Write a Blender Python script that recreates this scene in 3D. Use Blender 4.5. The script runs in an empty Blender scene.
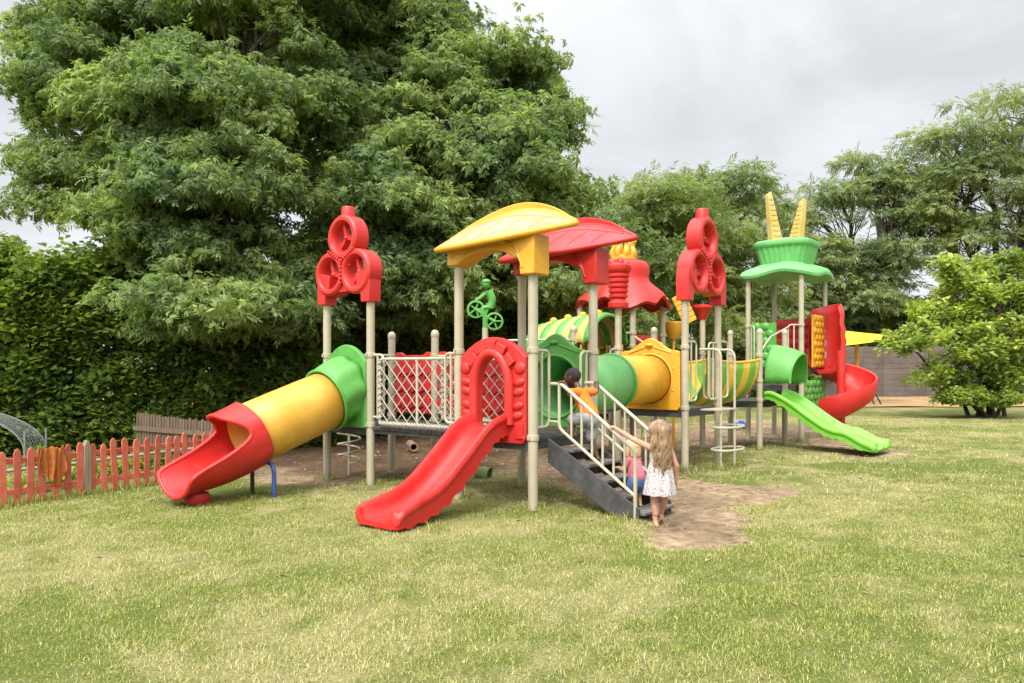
import bpy, bmesh, math, random
import numpy as np
from mathutils import Vector, Matrix, Euler

random.seed(7)
RNG = np.random.default_rng(11)
SC = bpy.context.scene
COL = SC.collection
PI = math.pi
R = math.radians

SKY_HOR, SKY_ZEN, EXPO = 4.9, 14.0, 1.04
# ------------------------------------------------------------------ camera model
F, CAMZ, HY = 760.0, 1.6, 368.0


def P(px, py, Y):
    """world point seen at pixel (px,py) at distance Y"""
    return Vector(((px - 512) / F * Y, Y, CAMZ + (HY - py) / F * Y))


def G(px, py):
    """ground point seen at pixel"""
    Y = CAMZ * F / (py - HY)
    return Vector(((px - 512) / F * Y, Y, 0.0))


# ------------------------------------------------------------------ node helpers
def new_mat(name):
    m = bpy.data.materials.new(name)
    m.use_nodes = True
    nt = m.node_tree
    for n in list(nt.nodes):
        nt.nodes.remove(n)
    out = nt.nodes.new('ShaderNodeOutputMaterial')
    b = nt.nodes.new('ShaderNodeBsdfPrincipled')
    nt.links.new(b.outputs[0], out.inputs[0])
    return m, nt, b, out


def noise(nt, scale, detail=4, rough=.55, vec=None, coord='Object'):
    n = nt.nodes.new('ShaderNodeTexNoise')
    n.inputs['Scale'].default_value = scale
    n.inputs['Detail'].default_value = detail
    n.inputs['Roughness'].default_value = rough
    if vec is None:
        tc = nt.nodes.new('ShaderNodeTexCoord')
        vec = tc.outputs[coord]
    nt.links.new(vec, n.inputs['Vector'])
    return n


def ramp(nt, fac, stops):
    r = nt.nodes.new('ShaderNodeValToRGB')
    el = r.color_ramp.elements
    while len(el) > 1:
        el.remove(el[-1])
    for i, (p, c) in enumerate(stops):
        e = el[0] if i == 0 else el.new(p)
        e.position = p
        e.color = (c[0], c[1], c[2], 1) if not isinstance(c, (int, float)) else (c, c, c, 1)
    nt.links.new(fac, r.inputs[0])
    return r


def mixc(nt, fac, a, b, mode='MIX'):
    m = nt.nodes.new('ShaderNodeMix')
    m.data_type = 'RGBA'
    m.blend_type = mode
    for sock, v in ((m.inputs[0], fac), (m.inputs[6], a), (m.inputs[7], b)):
        if hasattr(v, 'is_linked') or hasattr(v, 'links'):
            nt.links.new(v, sock)
        elif isinstance(v, (int, float)):
            sock.default_value = v
        else:
            sock.default_value = (v[0], v[1], v[2], 1)
    return m.outputs[2]


def bump(nt, b, h, strength=.2, dist=.01):
    bp = nt.nodes.new('ShaderNodeBump')
    bp.inputs['Strength'].default_value = strength
    bp.inputs['Distance'].default_value = dist
    nt.links.new(h, bp.inputs['Height'])
    nt.links.new(bp.outputs[0], b.inputs['Normal'])


def plastic(name, c, c2=None, rough=.38, dirt=.25, bumpd=.004):
    """roto-moulded plastic: uneven weathering, faint dust, slightly wavy skin"""
    m, nt, b, o = new_mat(name)
    c2 = c2 or tuple(min(1, x * 1.15 + .035) for x in c)
    n1 = noise(nt, 2.3, 5)
    r1 = ramp(nt, n1.outputs['Fac'], [(.35, c), (.72, c2)])
    n2 = noise(nt, 9, 6, .65)
    r2 = ramp(nt, n2.outputs['Fac'], [(.50, 0), (.72, dirt)])
    col = mixc(nt, r2.outputs[0], r1.outputs[0], tuple(x * .52 + .035 for x in c))
    nt.links.new(col, b.inputs['Base Color'])
    r3 = ramp(nt, n2.outputs['Fac'], [(.3, rough), (.75, rough + .2)])
    nt.links.new(r3.outputs[0], b.inputs['Roughness'])
    b.inputs['Specular IOR Level'].default_value = .45
    n3 = noise(nt, 22, 3)
    bump(nt, b, n3.outputs['Fac'], .25, bumpd)
    return m


def paint(name, c, c2, scale=6, rough=.5, lo=.4, hi=.7, bumpd=.003, coord='Object', metallic=0):
    m, nt, b, o = new_mat(name)
    n1 = noise(nt, scale, 6, .65, coord=coord)
    r1 = ramp(nt, n1.outputs['Fac'], [(lo, c), (hi, c2)])
    nt.links.new(r1.outputs[0], b.inputs['Base Color'])
    b.inputs['Roughness'].default_value = rough
    b.inputs['Metallic'].default_value = metallic
    n3 = noise(nt, scale * 9, 4, coord=coord)
    bump(nt, b, n3.outputs['Fac'], .35, bumpd)
    return m


def wood(name, c, c2, rough=.8):
    m, nt, b, o = new_mat(name)
    tc = nt.nodes.new('ShaderNodeTexCoord')
    mp = nt.nodes.new('ShaderNodeMapping')
    mp.inputs['Scale'].default_value = (30, 30, 2.2)
    nt.links.new(tc.outputs['Object'], mp.inputs[0])
    n1 = noise(nt, 1, 6, .6, vec=mp.outputs[0])
    r1 = ramp(nt, n1.outputs['Fac'], [(.35, c), (.68, c2)])
    nt.links.new(r1.outputs[0], b.inputs['Base Color'])
    b.inputs['Roughness'].default_value = rough
    bump(nt, b, n1.outputs['Fac'], .5, .004)
    return m


def leafmat(name, dark, mid, light, transl=.3, rough=.42, nscale=.6, spec=.14):
    m, nt, b, o = new_mat(name)
    g = nt.nodes.new('ShaderNodeNewGeometry')
    r1 = ramp(nt, g.outputs['Random Per Island'], [(0, dark), (.45, mid), (.85, mid), (1, light)])
    n1 = noise(nt, nscale, 3)
    r2 = ramp(nt, n1.outputs['Fac'], [(.36, (.70, .76, .78)), (.64, (1.36, 1.26, .98))])
    col = mixc(nt, 1.0, r1.outputs[0], r2.outputs[0], 'MULTIPLY')
    nt.links.new(col, b.inputs['Base Color'])
    b.inputs['Roughness'].default_value = rough
    b.inputs['Specular IOR Level'].default_value = spec
    t = nt.nodes.new('ShaderNodeBsdfTranslucent')
    c2 = mixc(nt, 1.0, col, (1.45, 1.5, .7), 'MULTIPLY')
    nt.links.new(c2, t.inputs[0])
    ms = nt.nodes.new('ShaderNodeMixShader')
    ms.inputs[0].default_value = transl
    nt.links.new(b.outputs[0], ms.inputs[1])
    nt.links.new(t.outputs[0], ms.inputs[2])
    nt.links.new(ms.outputs[0], o.inputs[0])
    return m


# ------------------------------------------------------------------ mesh builder
class MB:
    def __init__(s):
        s.v, s.f = [], []

    def add(s, vs, fs):
        o = len(s.v)
        s.v += [tuple(p) for p in vs]
        s.f += [tuple(i + o for i in f) for f in fs]
        return s

    def box(s, x0, x1, y0, y1, z0, z1):
        vs = [(x, y, z) for z in (z0, z1) for y in (y0, y1) for x in (x0, x1)]
        return s.add(vs, [(0, 2, 3, 1), (4, 5, 7, 6), (0, 1, 5, 4), (2, 6, 7, 3), (0, 4, 6, 2), (1, 3, 7, 5)])

    def obox(s, c, ax, ay, az):
        c, ax, ay, az = map(Vector, (c, ax, ay, az))
        vs = [c + ax * x + ay * y + az * z for z in (-1, 1) for y in (-1, 1) for x in (-1, 1)]
        return s.add(vs, [(0, 2, 3, 1), (4, 5, 7, 6), (0, 1, 5, 4), (2, 6, 7, 3), (0, 4, 6, 2), (1, 3, 7, 5)])

    def loft(s, rings, closed=True, cap=True, loop=False):
        n = len(rings[0])
        vs = [p for r in rings for p in r]
        fs = []
        m = len(rings)
        for i in range(m if loop else m - 1):
            i2 = (i + 1) % m
            for j in range(n if closed else n - 1):
                k = (j + 1) % n
                fs.append((i * n + j, i * n + k, i2 * n + k, i2 * n + j))
        if cap and closed and not loop:
            fs.append(tuple(range(n - 1, -1, -1)))
            fs.append(tuple((m - 1) * n + j for j in range(n)))
        return s.add(vs, fs)

    def tube(s, pts, r, n=10, loop=False, cap=True):
        pts = [Vector(p) for p in pts]
        rr = r if isinstance(r, (list, tuple)) else [r] * len(pts)
        m = len(pts)
        rings = []
        up = None
        for i, p in enumerate(pts):
            if loop:
                t = (pts[(i + 1) % m] - pts[i - 1])
            else:
                t = pts[min(i + 1, m - 1)] - pts[max(i - 1, 0)]
            t.normalize()
            if up is None:
                up = Vector((0, 0, 1)) if abs(t.z) < .9 else Vector((1, 0, 0))
            x = up.cross(t)
            if x.length < 1e-6:
                x = Vector((1, 0, 0)).cross(t)
            x.normalize()
            y = t.cross(x)
            up = y
            rings.append([p + (x * math.cos(2 * PI * k / n) + y * math.sin(2 * PI * k / n)) * rr[i] for k in range(n)])
        return s.loft(rings, True, cap, loop)

    def lathe(s, prof, c=(0, 0, 0), n=20, ax=None):
        """profile (r,z) turned about z (or about the axis ax) at c"""
        c = Vector(c)
        q = Vector((0, 0, 1)).rotation_difference(Vector(ax)) if ax is not None else None
        rings = []
        for r, z in prof:
            ring = []
            for k in range(n):
                d = Vector((r * math.cos(2 * PI * k / n), r * math.sin(2 * PI * k / n), z))
                if q:
                    d = q @ d
                ring.append(c + d)
            rings.append(ring)
        return s.loft(rings)

    def ball(s, c, rx, ry=None, rz=None, n=14, m=8, rot=None):
        ry = rx if ry is None else ry
        rz = rx if rz is None else rz
        c = Vector(c)
        rings = []
        for i in range(m + 1):
            th = PI * (i + .02) / (m + .04)
            ring = []
            for k in range(n):
                d = Vector((rx * math.sin(th) * math.cos(2 * PI * k / n), ry * math.sin(th) * math.sin(2 * PI * k / n), -rz * math.cos(th)))
                if rot:
                    d = rot @ d
                ring.append(c + d)
            rings.append(ring)
        return s.loft(rings)

    def prism(s, poly, fn, d):
        """poly of (p,q) mapped by fn to 3-D, extruded by d"""
        d = Vector(d)
        a = [Vector(fn(p, q)) for p, q in poly]
        n = len(a)
        vs = a + [p + d for p in a]
        fs = [tuple(range(n)), tuple(range(2 * n - 1, n - 1, -1))]
        fs += [(j, n + j, n + (j + 1) % n, (j + 1) % n) for j in range(n)]
        return s.add(vs, fs)

    def holed(s, outer, inner, fn, d):
        """panel with a hole; outer and inner loops hold the same number of points"""
        d = Vector(d)
        n = len(outer)
        a = [Vector(fn(*p)) for p in outer]
        b = [Vector(fn(*p)) for p in inner]
        vs = a + b + [p + d for p in a] + [p + d for p in b]
        fs = []
        for j in range(n):
            k = (j + 1) % n
            fs.append((j, k, n + k, n + j))
            fs.append((2 * n + j, 3 * n + j, 3 * n + k, 2 * n + k))
            fs.append((j, 2 * n + j, 2 * n + k, k))
            fs.append((n + j, n + k, 3 * n + k, 3 * n + j))
        return s.add(vs, fs)

    def grid(s, rows):
        return s.loft(rows, closed=False, cap=False)

    def xf(s, M):
        s.v = [tuple(M @ Vector(p)) for p in s.v]
        return s

    def mesh(s, name, smooth=38, merge=0):
        me = bpy.data.meshes.new(name)
        me.from_pydata(s.v, [], s.f)
        bm = bmesh.new()
        bm.from_mesh(me)
        if merge:
            bmesh.ops.remove_doubles(bm, verts=bm.verts, dist=merge)
        bmesh.ops.recalc_face_normals(bm, faces=bm.faces)
        bm.to_mesh(me)
        bm.free()
        me.validate()
        if smooth:
            me.polygons.foreach_set('use_smooth', [True] * len(me.polygons))
            me.set_sharp_from_angle(angle=R(smooth))
        return me


def obj(name, mb, mat, parent=None, label=None, smooth=38, bevel=0, solid=0, merge=0, cat=None, group=None, kind=None, sub=0, bang=35):
    me = mb.mesh(name, smooth, merge) if isinstance(mb, MB) else mb
    o = bpy.data.objects.new(name, me)
    COL.objects.link(o)
    if mat:
        me.materials.append(mat)
    if parent:
        o.parent = parent
    if solid:
        m = o.modifiers.new('thickness', 'SOLIDIFY')
        m.thickness = solid
        m.offset = 0
    if sub:
        m = o.modifiers.new('sub', 'SUBSURF')
        m.levels = m.render_levels = sub
    if bevel:
        m = o.modifiers.new('bevel', 'BEVEL')
        m.width = bevel
        m.segments = 3
        m.limit_method = 'ANGLE'
        m.angle_limit = R(bang)
        m.harden_normals = False
    tag(o, label, cat, group, kind)
    return o


def tag(o, label=None, cat=None, group=None, kind=None):
    for k, v in (('label', label), ('category', cat), ('group', group), ('kind', kind)):
        if v:
            o[k] = v
    return o


def empty(name, loc, rz=0, label=None, cat=None, group=None):
    o = bpy.data.objects.new(name, None)
    COL.objects.link(o)
    o.empty_display_size = .2
    o.location = loc
    o.rotation_euler = (0, 0, rz)
    return tag(o, label, cat, group)


def np_mesh(name, V, Q):
    """mesh from (n,3) vertices and (m,k) faces"""
    V = np.asarray(V, dtype=np.float32)
    Q = np.asarray(Q, dtype=np.int32)
    k = Q.shape[1]
    me = bpy.data.meshes.new(name)
    me.vertices.add(len(V))
    me.vertices.foreach_set('co', V.ravel())
    me.loops.add(Q.size)
    me.loops.foreach_set('vertex_index', Q.ravel())
    me.polygons.add(len(Q))
    me.polygons.foreach_set('loop_start', np.arange(0, Q.size, k, dtype=np.int32))
    me.update(calc_edges=True)
    return me


def arcpts(c, r, a0, a1, n, fn=None):
    return [(c[0] + r * math.cos(a0 + (a1 - a0) * i / n), c[1] + r * math.sin(a0 + (a1 - a0) * i / n)) for i in range(n + 1)]


def smooth_path(pts, n=6):
    """Catmull-Rom through the points"""
    pts = [Vector(p) for p in pts]
    out = []
    for i in range(len(pts) - 1):
        p0, p1, p2, p3 = pts[max(i - 1, 0)], pts[i], pts[i + 1], pts[min(i + 2, len(pts) - 1)]
        for k in range(n):
            t = k / n
            out.append(.5 * ((2 * p1) + (p2 - p0) * t + (2 * p0 - 5 * p1 + 4 * p2 - p3) * t * t + (3 * p1 - p0 - 3 * p2 + p3) * t ** 3))
    out.append(pts[-1])
    return out


def fillet(pts, r, n=4):
    """round the inner corners of a polyline"""
    pts = [Vector(p) for p in pts]
    out = [pts[0]]
    for i in range(1, len(pts) - 1):
        a, b, c = pts[i - 1], pts[i], pts[i + 1]
        d1, d2 = (a - b), (c - b)
        k = min(r, d1.length * .45, d2.length * .45)
        p, q = b + d1.normalized() * k, b + d2.normalized() * k
        for j in range(n + 1):
            t = j / n
            out.append((1 - t) ** 2 * p + 2 * t * (1 - t) * b + t * t * q)
    out.append(pts[-1])
    return out
# ------------------------------------------------------------------ camera, sky, sun
cam = bpy.data.cameras.new('camera')
cam.sensor_width = 36
cam.lens = F / 1024 * 36
cam.shift_y = (HY - 341.5) / 1024
cam.clip_end = 3000
cam.clip_start = .05
co = bpy.data.objects.new('camera', cam)
COL.objects.link(co)
co.location = (0, 0, CAMZ)
co.rotation_euler = (R(90), 0, 0)
SC.camera = co

SUN_EL, SUN_AZ = R(62), R(-30)      # azimuth from +Y towards +X is positive; behind-left of the camera is set below
sun_dir = Vector((-.36, -.74, 1.08)).normalized()      # towards the sun
W = bpy.data.worlds.new('World')
SC.world = W
W.use_nodes = True
nt = W.node_tree
for n in list(nt.nodes):
    nt.nodes.remove(n)
wo = nt.nodes.new('ShaderNodeOutputWorld')
bg = nt.nodes.new('ShaderNodeBackground')
bg.inputs[1].default_value = .1
nt.links.new(bg.outputs[0], wo.inputs[0])
sky = nt.nodes.new('ShaderNodeTexSky')
sky.sky_type = 'NISHITA'
sky.sun_disc = False
sky.sun_elevation = math.asin(sun_dir.z)
sky.sun_rotation = math.atan2(sun_dir.x, sun_dir.y)
tc = nt.nodes.new('ShaderNodeTexCoord')
sep = nt.nodes.new('ShaderNodeSeparateXYZ')
nt.links.new(tc.outputs['Generated'], sep.inputs[0])


def math_(op, a, b=None):
    m = nt.nodes.new('ShaderNodeMath')
    m.operation = op
    for i, v in enumerate((a, b)):
        if v is None:
            continue
        if isinstance(v, (int, float)):
            m.inputs[i].default_value = v
        else:
            nt.links.new(v, m.inputs[i])
    return m.outputs[0]


zc = math_('MAXIMUM', sep.outputs[2], 0.0)
den = math_('ADD', zc, .22)
cx = math_('DIVIDE', sep.outputs[0], den)
cy = math_('DIVIDE', sep.outputs[1], den)
cmb = nt.nodes.new('ShaderNodeCombineXYZ')
nt.links.new(cx, cmb.inputs[0])
nt.links.new(cy, cmb.inputs[1])
cn = noise(nt, 1.15, 7, .55, vec=cmb.outputs[0])
cn.inputs['Distortion'].default_value = .5
crp = ramp(nt, cn.outputs['Fac'], [(.36, .70), (.5, .86), (.62, .98)])
# overcast luminance: rises from the horizon to the zenith
lum = math_('ADD', math_('MULTIPLY', math_('POWER', zc, 3.3), SKY_ZEN), SKY_HOR)
dt = nt.nodes.new('ShaderNodeVectorMath')
dt.operation = 'DOT_PRODUCT'
nt.links.new(tc.outputs['Generated'], dt.inputs[0])
dt.inputs[1].default_value = tuple(sun_dir)
# extra sky glow around the hidden sun, added to brighten camera-facing sides
lum = math_('ADD', lum, math_('MULTIPLY', math_('POWER', math_('MAXIMUM', dt.outputs['Value'], 0.0), 3.0), 23.0))
cl = nt.nodes.new('ShaderNodeVectorMath')
cl.operation = 'SCALE'
nt.links.new(crp.outputs[0], cl.inputs[0])
nt.links.new(lum, cl.inputs['Scale'])
tint = mixc(nt, 1.0, cl.outputs[0], (.985, .995, 1.02), 'MULTIPLY')
fin = mixc(nt, .93, sky.outputs[0], tint)
nt.links.new(fin, bg.inputs[0])

sl = bpy.data.lights.new('sun', 'SUN')
sl.energy = 1.5
sl.angle = R(10)
sl.color = (1, .955, .88)
so = bpy.data.objects.new('sun', sl)
COL.objects.link(so)
so.location = sun_dir * 40
so.rotation_euler = (-sun_dir).to_track_quat('-Z', 'Y').to_euler()

SC.view_settings.view_transform = 'Standard'
SC.view_settings.look = 'None'
SC.view_settings.exposure = EXPO
SC.view_settings.gamma = 1
SC.render.engine = 'CYCLES'
cy_ = SC.cycles
cy_.use_denoising = True
cy_.use_adaptive_sampling = True
cy_.adaptive_threshold = .015
cy_.max_bounces = 7
cy_.diffuse_bounces = 4
cy_.glossy_bounces = 3
cy_.transmission_bounces = 4
cy_.transparent_max_bounces = 8
cy_.caustics_reflective = False
cy_.caustics_refractive = False
# ------------------------------------------------------------------ ground
def vnoise(x, y, scale, seed=0):
    """smooth value noise, 0..1"""
    x = np.asarray(x) * scale
    y = np.asarray(y) * scale
    xi, yi = np.floor(x).astype(np.int64), np.floor(y).astype(np.int64)
    xf, yf = x - xi, y - yi
    xf, yf = xf * xf * (3 - 2 * xf), yf * yf * (3 - 2 * yf)

    def h(a, b):
        n = (a * 374761393 + b * 668265263 + seed * 1274126177) & 0xffffffff
        n = ((n ^ (n >> 13)) * 1274126177) & 0xffffffff
        return ((n ^ (n >> 16)) & 0xffff) / 65535.0
    return (h(xi, yi) * (1 - xf) + h(xi + 1, yi) * xf) * (1 - yf) + (h(xi, yi + 1) * (1 - xf) + h(xi + 1, yi + 1) * xf) * yf


def fnoise(x, y, s, seed=0):
    return (vnoise(x, y, s, seed) + .5 * vnoise(x, y, s * 2.1, seed + 1) + .25 * vnoise(x, y, s * 4.3, seed + 2)) / 1.75


def seg_dist(x, y, poly):
    """signed distance to a polygon, negative inside"""
    d = np.full(x.shape, 1e9)
    inside = np.zeros(x.shape, bool)
    n = len(poly)
    for i in range(n):
        (ax, ay), (bx, by) = poly[i], poly[(i + 1) % n]
        ex, ey = bx - ax, by - ay
        t = np.clip(((x - ax) * ex + (y - ay) * ey) / (ex * ex + ey * ey), 0, 1)
        d = np.minimum(d, np.hypot(x - ax - t * ex, y - ay - t * ey))
        c = ((ay > y) != (by > y)) & (x < (bx - ax) * (y - ay) / (by - ay + 1e-12) + ax)
        inside ^= c
    return np.where(inside, -d, d)


def gp(*pts):
    return [tuple(G(*p)[:2]) for p in pts]


DIRT = [gp((150, 448), (225, 463), (295, 488), (370, 479), (440, 473), (525, 474), (540, 480), (575, 489), (610, 504), (640, 486), (690, 476),
           (700, 452), (690, 425), (600, 414), (480, 414), (300, 418), (170, 425)),
        gp((612, 504), (632, 520), (645, 532), (672, 542), (706, 543), (744, 532), (756, 516), (795, 495), (772, 488), (722, 483), (690, 477), (640, 480)),
        gp((690, 452), (735, 447), (765, 440), (800, 446), (862, 449), (868, 441), (838, 431), (800, 424), (740, 419), (690, 423)),
        gp((845, 458), (880, 455), (905, 452), (880, 449), (850, 452))]
# bare worn patches that still carry thin straw
WORN = [gp((330, 515), (420, 495), (480, 540), (380, 560), (200, 540)), gp((740, 500), (860, 482), (830, 510), (700, 545))]


def dirt_mask(x, y):
    wob = (fnoise(x, y, 1.1, 5) - .5) * 1.1 + (fnoise(x, y, 4.5, 9) - .5) * .95 + (fnoise(x, y, 12, 19) - .5) * .35
    m = np.zeros(x.shape)
    for p in DIRT:
        d = seg_dist(x, y, p) + wob * .75
        m = np.maximum(m, np.clip(.5 - d / .34, 0, 1))
    return m


def straw_mask(x, y):
    """where the mown grass has dried"""
    s = fnoise(x, y, .5, 21) * .38 + fnoise(x, y, 1.9, 31) * .34 + fnoise(x, y, 5.5, 41) * .34 + fnoise(x, y, 13.0, 47) * .22
    s = np.clip((s - .56) / .22, 0, 1)
    for p in WORN:
        s = np.maximum(s, np.clip(.55 - seg_dist(x, y, p) / 1.2, 0, .6) * np.clip(fnoise(x, y, 5.5, 48) * 2.4 - .4, 0, 1))
    return s


def axis(lo, hi, step, far, grow=1.22):
    a = list(np.arange(lo, hi, step))
    s = step
    v = hi
    while v < far:
        a.append(v)
        s *= grow
        v += s
    b = []
    s = step
    v = lo
    while v > -far:
        s *= grow
        v -= s
        b.append(v)
    return np.array(b[::-1] + a)


xs = axis(-8, 13, .11, 1500)
ys = axis(2.5, 26, .11, 1500)
GX, GY = np.meshgrid(xs, ys)
gz = (fnoise(GX, GY, .5, 3) - .5) * .05 * (np.hypot(GX, GY) < 60)
dm = dirt_mask(GX, GY) * (np.hypot(GX, GY) < 60)
gz = gz - dm * .03 + dm * (fnoise(GX, GY, 2.2, 77) - .5) * .03
V = np.stack([GX, GY, gz], -1).reshape(-1, 3)
ny, nx = GX.shape
idx = np.arange(ny * nx).reshape(ny, nx)
Q = np.stack([idx[:-1, :-1], idx[:-1, 1:], idx[1:, 1:], idx[1:, :-1]], -1).reshape(-1, 4)
me = np_mesh('ground', V, Q)
me.polygons.foreach_set('use_smooth', [True] * len(me.polygons))
under_shade = np.clip(-seg_dist(GX, GY, DIRT[0]) / .9 + (fnoise(GX, GY, 1.3, 61) - .5) * 1.2, 0, 1) * np.clip((1.2 - GX) / 1.5, 0, 1)  # mask for shade painted into the soil under the towers and bridge
for nm, arr in (('dirt', dm), ('under_shade', under_shade), ('straw', straw_mask(GX, GY))):
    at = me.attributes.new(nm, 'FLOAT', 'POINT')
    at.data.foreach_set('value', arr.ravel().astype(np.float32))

m, nt, b, o = new_mat('lawn soil and earth')
ad = nt.nodes.new('ShaderNodeAttribute')
ad.attribute_name = 'dirt'
as_ = nt.nodes.new('ShaderNodeAttribute')
as_.attribute_name = 'straw'
n1 = noise(nt, 7, 6, .65)
n2 = noise(nt, 45, 5, .7)
n3 = noise(nt, .8, 4)
green = ramp(nt, n2.outputs['Fac'], [(.3, (.050, .074, .014)), (.7, (.155, .185, .037))])
dry = ramp(nt, n2.outputs['Fac'], [(.3, (.155, .14, .052)), (.7, (.34, .305, .137))])
gcol = mixc(nt, as_.outputs['Fac'], green.outputs[0], dry.outputs[0])
e1 = ramp(nt, n1.outputs['Fac'], [(.3, (.17, .118, .072)), (.5, (.30, .218, .135)), (.75, (.46, .36, .245))])
e2 = ramp(nt, n3.outputs['Fac'], [(.4, (.72, .70, .68)), (.62, (1.1, 1.08, 1.05))])
ecol = mixc(nt, 1.0, e1.outputs[0], e2.outputs[0], 'MULTIPLY')
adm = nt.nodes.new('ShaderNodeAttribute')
adm.attribute_name = 'under_shade'
ecol = mixc(nt, adm.outputs['Fac'], ecol, mixc(nt, 1.0, ecol, (.40, .35, .32), 'MULTIPLY'))  # soil colour darkened to carry the shade below the structure
dd = nt.nodes.new('ShaderNodeMath')
dd.operation = 'ADD'
nt.links.new(ad.outputs['Fac'], dd.inputs[0])
sc = nt.nodes.new('ShaderNodeMath')
sc.operation = 'MULTIPLY_ADD'
nt.links.new(n2.outputs['Fac'], sc.inputs[0])
sc.inputs[1].default_value = .6
sc.inputs[2].default_value = -.3
nt.links.new(sc.outputs[0], dd.inputs[1])
dr = ramp(nt, dd.outputs[0], [(.35, 0), (.62, 1)])
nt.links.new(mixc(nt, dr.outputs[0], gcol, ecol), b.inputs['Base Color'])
b.inputs['Roughness'].default_value = .95
b.inputs['Specular IOR Level'].default_value = .15
bump(nt, b, n2.outputs['Fac'], .9, .03)
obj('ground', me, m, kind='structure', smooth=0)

# ------------------------------------------------------------------ grass blades on the lawn
def grass(name, n, y0, y1, hmin, hmax, wid, xlim=None, nb=9, spread=.05):
    y = np.sqrt(RNG.uniform(y0 ** 2, y1 ** 2, n))
    x = RNG.uniform(-.90, .90, n) * y
    d = dirt_mask(x, y)
    s = straw_mask(x, y)
    tuft = fnoise(x, y, 2.6, 55)
    keep = (RNG.random(n) > d * 1.5 - .35 * (tuft > .68) - .015) & (RNG.random(n) < .35 + tuft * .9)
    x, y, d, s, tuft = x[keep], y[keep], d[keep], s[keep], tuft[keep]
    n = len(x)
    # blades per tuft
    bx = np.repeat(x, nb) + RNG.normal(0, spread, n * nb)
    by = np.repeat(y, nb) + RNG.normal(0, spread, n * nb)
    s = np.clip(s + RNG.normal(0, .26, n), 0, 1)
    ss = np.clip(np.repeat(s, nb) + RNG.normal(0, .12, n * nb), 0, 1)
    tt = np.repeat(tuft, nb)
    N = n * nb
    ang = RNG.uniform(0, 2 * PI, N)
    lean = RNG.uniform(.15, 1.25, N) * (1 + .35 * ss)
    h = RNG.uniform(hmin, hmax, N) * (.6 + .8 * tt)
    w = wid * RNG.uniform(.6, 1.3, N)
    dx, dy = np.cos(ang), np.sin(ang)
    ox, oy = -dy * w, dx * w
    z0 = (fnoise(bx, by, .5, 3) - .5) * .05 - .006
    bs = np.stack([bx, by, z0], -1)
    side = np.stack([ox, oy, np.zeros(N)], -1)
    dirv = np.stack([dx * np.sin(lean), dy * np.sin(lean), np.cos(lean)], -1)
    up2 = np.stack([dx * np.sin(lean * 1.5), dy * np.sin(lean * 1.5), np.cos(lean * 1.5)], -1)
    mid = bs + dirv * (h * .55)[:, None]
    tip = mid + up2 * (h * .5)[:, None]
    V = np.stack([bs - side, bs + side, mid + side * .8, mid - side * .8, tip + side * .15, tip - side * .15], 1).reshape(-1, 3)
    k = np.arange(N)[:, None] * 6
    Q = np.concatenate([k + np.array([0, 1, 2, 3]), k + np.array([3, 2, 4, 5])], 0)
    me = np_mesh(name, V, Q)
    at = me.attributes.new('straw', 'FLOAT', 'POINT')
    at.data.foreach_set('value', np.repeat(ss, 6).astype(np.float32))
    return me


m, nt, b, o = new_mat('grass blades')
g = nt.nodes.new('ShaderNodeNewGeometry')
as_ = nt.nodes.new('ShaderNodeAttribute')
as_.attribute_name = 'straw'
gr = ramp(nt, g.outputs['Random Per Island'], [(0, (.15, .19, .026)), (.5, (.26, .295, .052)), (.86, (.37, .365, .092)), (1, (.52, .47, .24))])
st = ramp(nt, g.outputs['Random Per Island'], [(0, (.23, .26, .06)), (.4, (.42, .40, .15)), (.8, (.53, .48, .23)), (1, (.60, .54, .31))])
col = mixc(nt, as_.outputs['Fac'], gr.outputs[0], st.outputs[0])
nt.links.new(col, b.inputs['Base Color'])
b.inputs['Roughness'].default_value = .6
b.inputs['Specular IOR Level'].default_value = .25
t = nt.nodes.new('ShaderNodeBsdfTranslucent')
nt.links.new(col, t.inputs[0])
ms = nt.nodes.new('ShaderNodeMixShader')
ms.inputs[0].default_value = .25
nt.links.new(b.outputs[0], ms.inputs[1])
nt.links.new(t.outputs[0], ms.inputs[2])
nt.links.new(ms.outputs[0], o.inputs[0])
M_GRASS = m
gn = obj('grass', grass('grass', 40000, 3.3, 9.5, .012, .042, .0023, nb=17, spread=.045), M_GRASS, kind='stuff', label='short mown lawn grass with dry straw patches', smooth=0)
gf = obj('grass', grass('grass', 24000, 9.2, 24, .022, .055, .005, nb=9, spread=.09), M_GRASS, kind='stuff', label='mown lawn grass further back around the playground', smooth=0)

# longer tufts along the fence and round the posts, fallen leaves and small stones
def tufts(pts, hmin, hmax, nb=12, spread=.05):
    pts = np.array(pts)
    N = len(pts) * nb
    bx = np.repeat(pts[:, 0], nb) + RNG.normal(0, spread, N)
    by = np.repeat(pts[:, 1], nb) + RNG.normal(0, spread, N)
    ang = RNG.uniform(0, 2 * PI, N)
    lean = RNG.uniform(.1, .9, N)
    h = RNG.uniform(hmin, hmax, N)
    dx, dy = np.cos(ang), np.sin(ang)
    bs = np.stack([bx, by, np.full(N, -.01)], -1)
    side = np.stack([-dy * .004, dx * .004, np.zeros(N)], -1)
    d1 = np.stack([dx * np.sin(lean), dy * np.sin(lean), np.cos(lean)], -1)
    d2 = np.stack([dx * np.sin(lean * 1.6), dy * np.sin(lean * 1.6), np.cos(lean * 1.6)], -1)
    mid = bs + d1 * (h * .55)[:, None]
    tip = mid + d2 * (h * .5)[:, None]
    V = np.stack([bs - side, bs + side, mid + side * .8, mid - side * .8, tip + side * .15, tip - side * .15], 1).reshape(-1, 3)
    k = np.arange(N)[:, None] * 6
    return np_mesh('grass', V, np.concatenate([k + np.array([0, 1, 2, 3]), k + np.array([3, 2, 4, 5])], 0))


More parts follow.
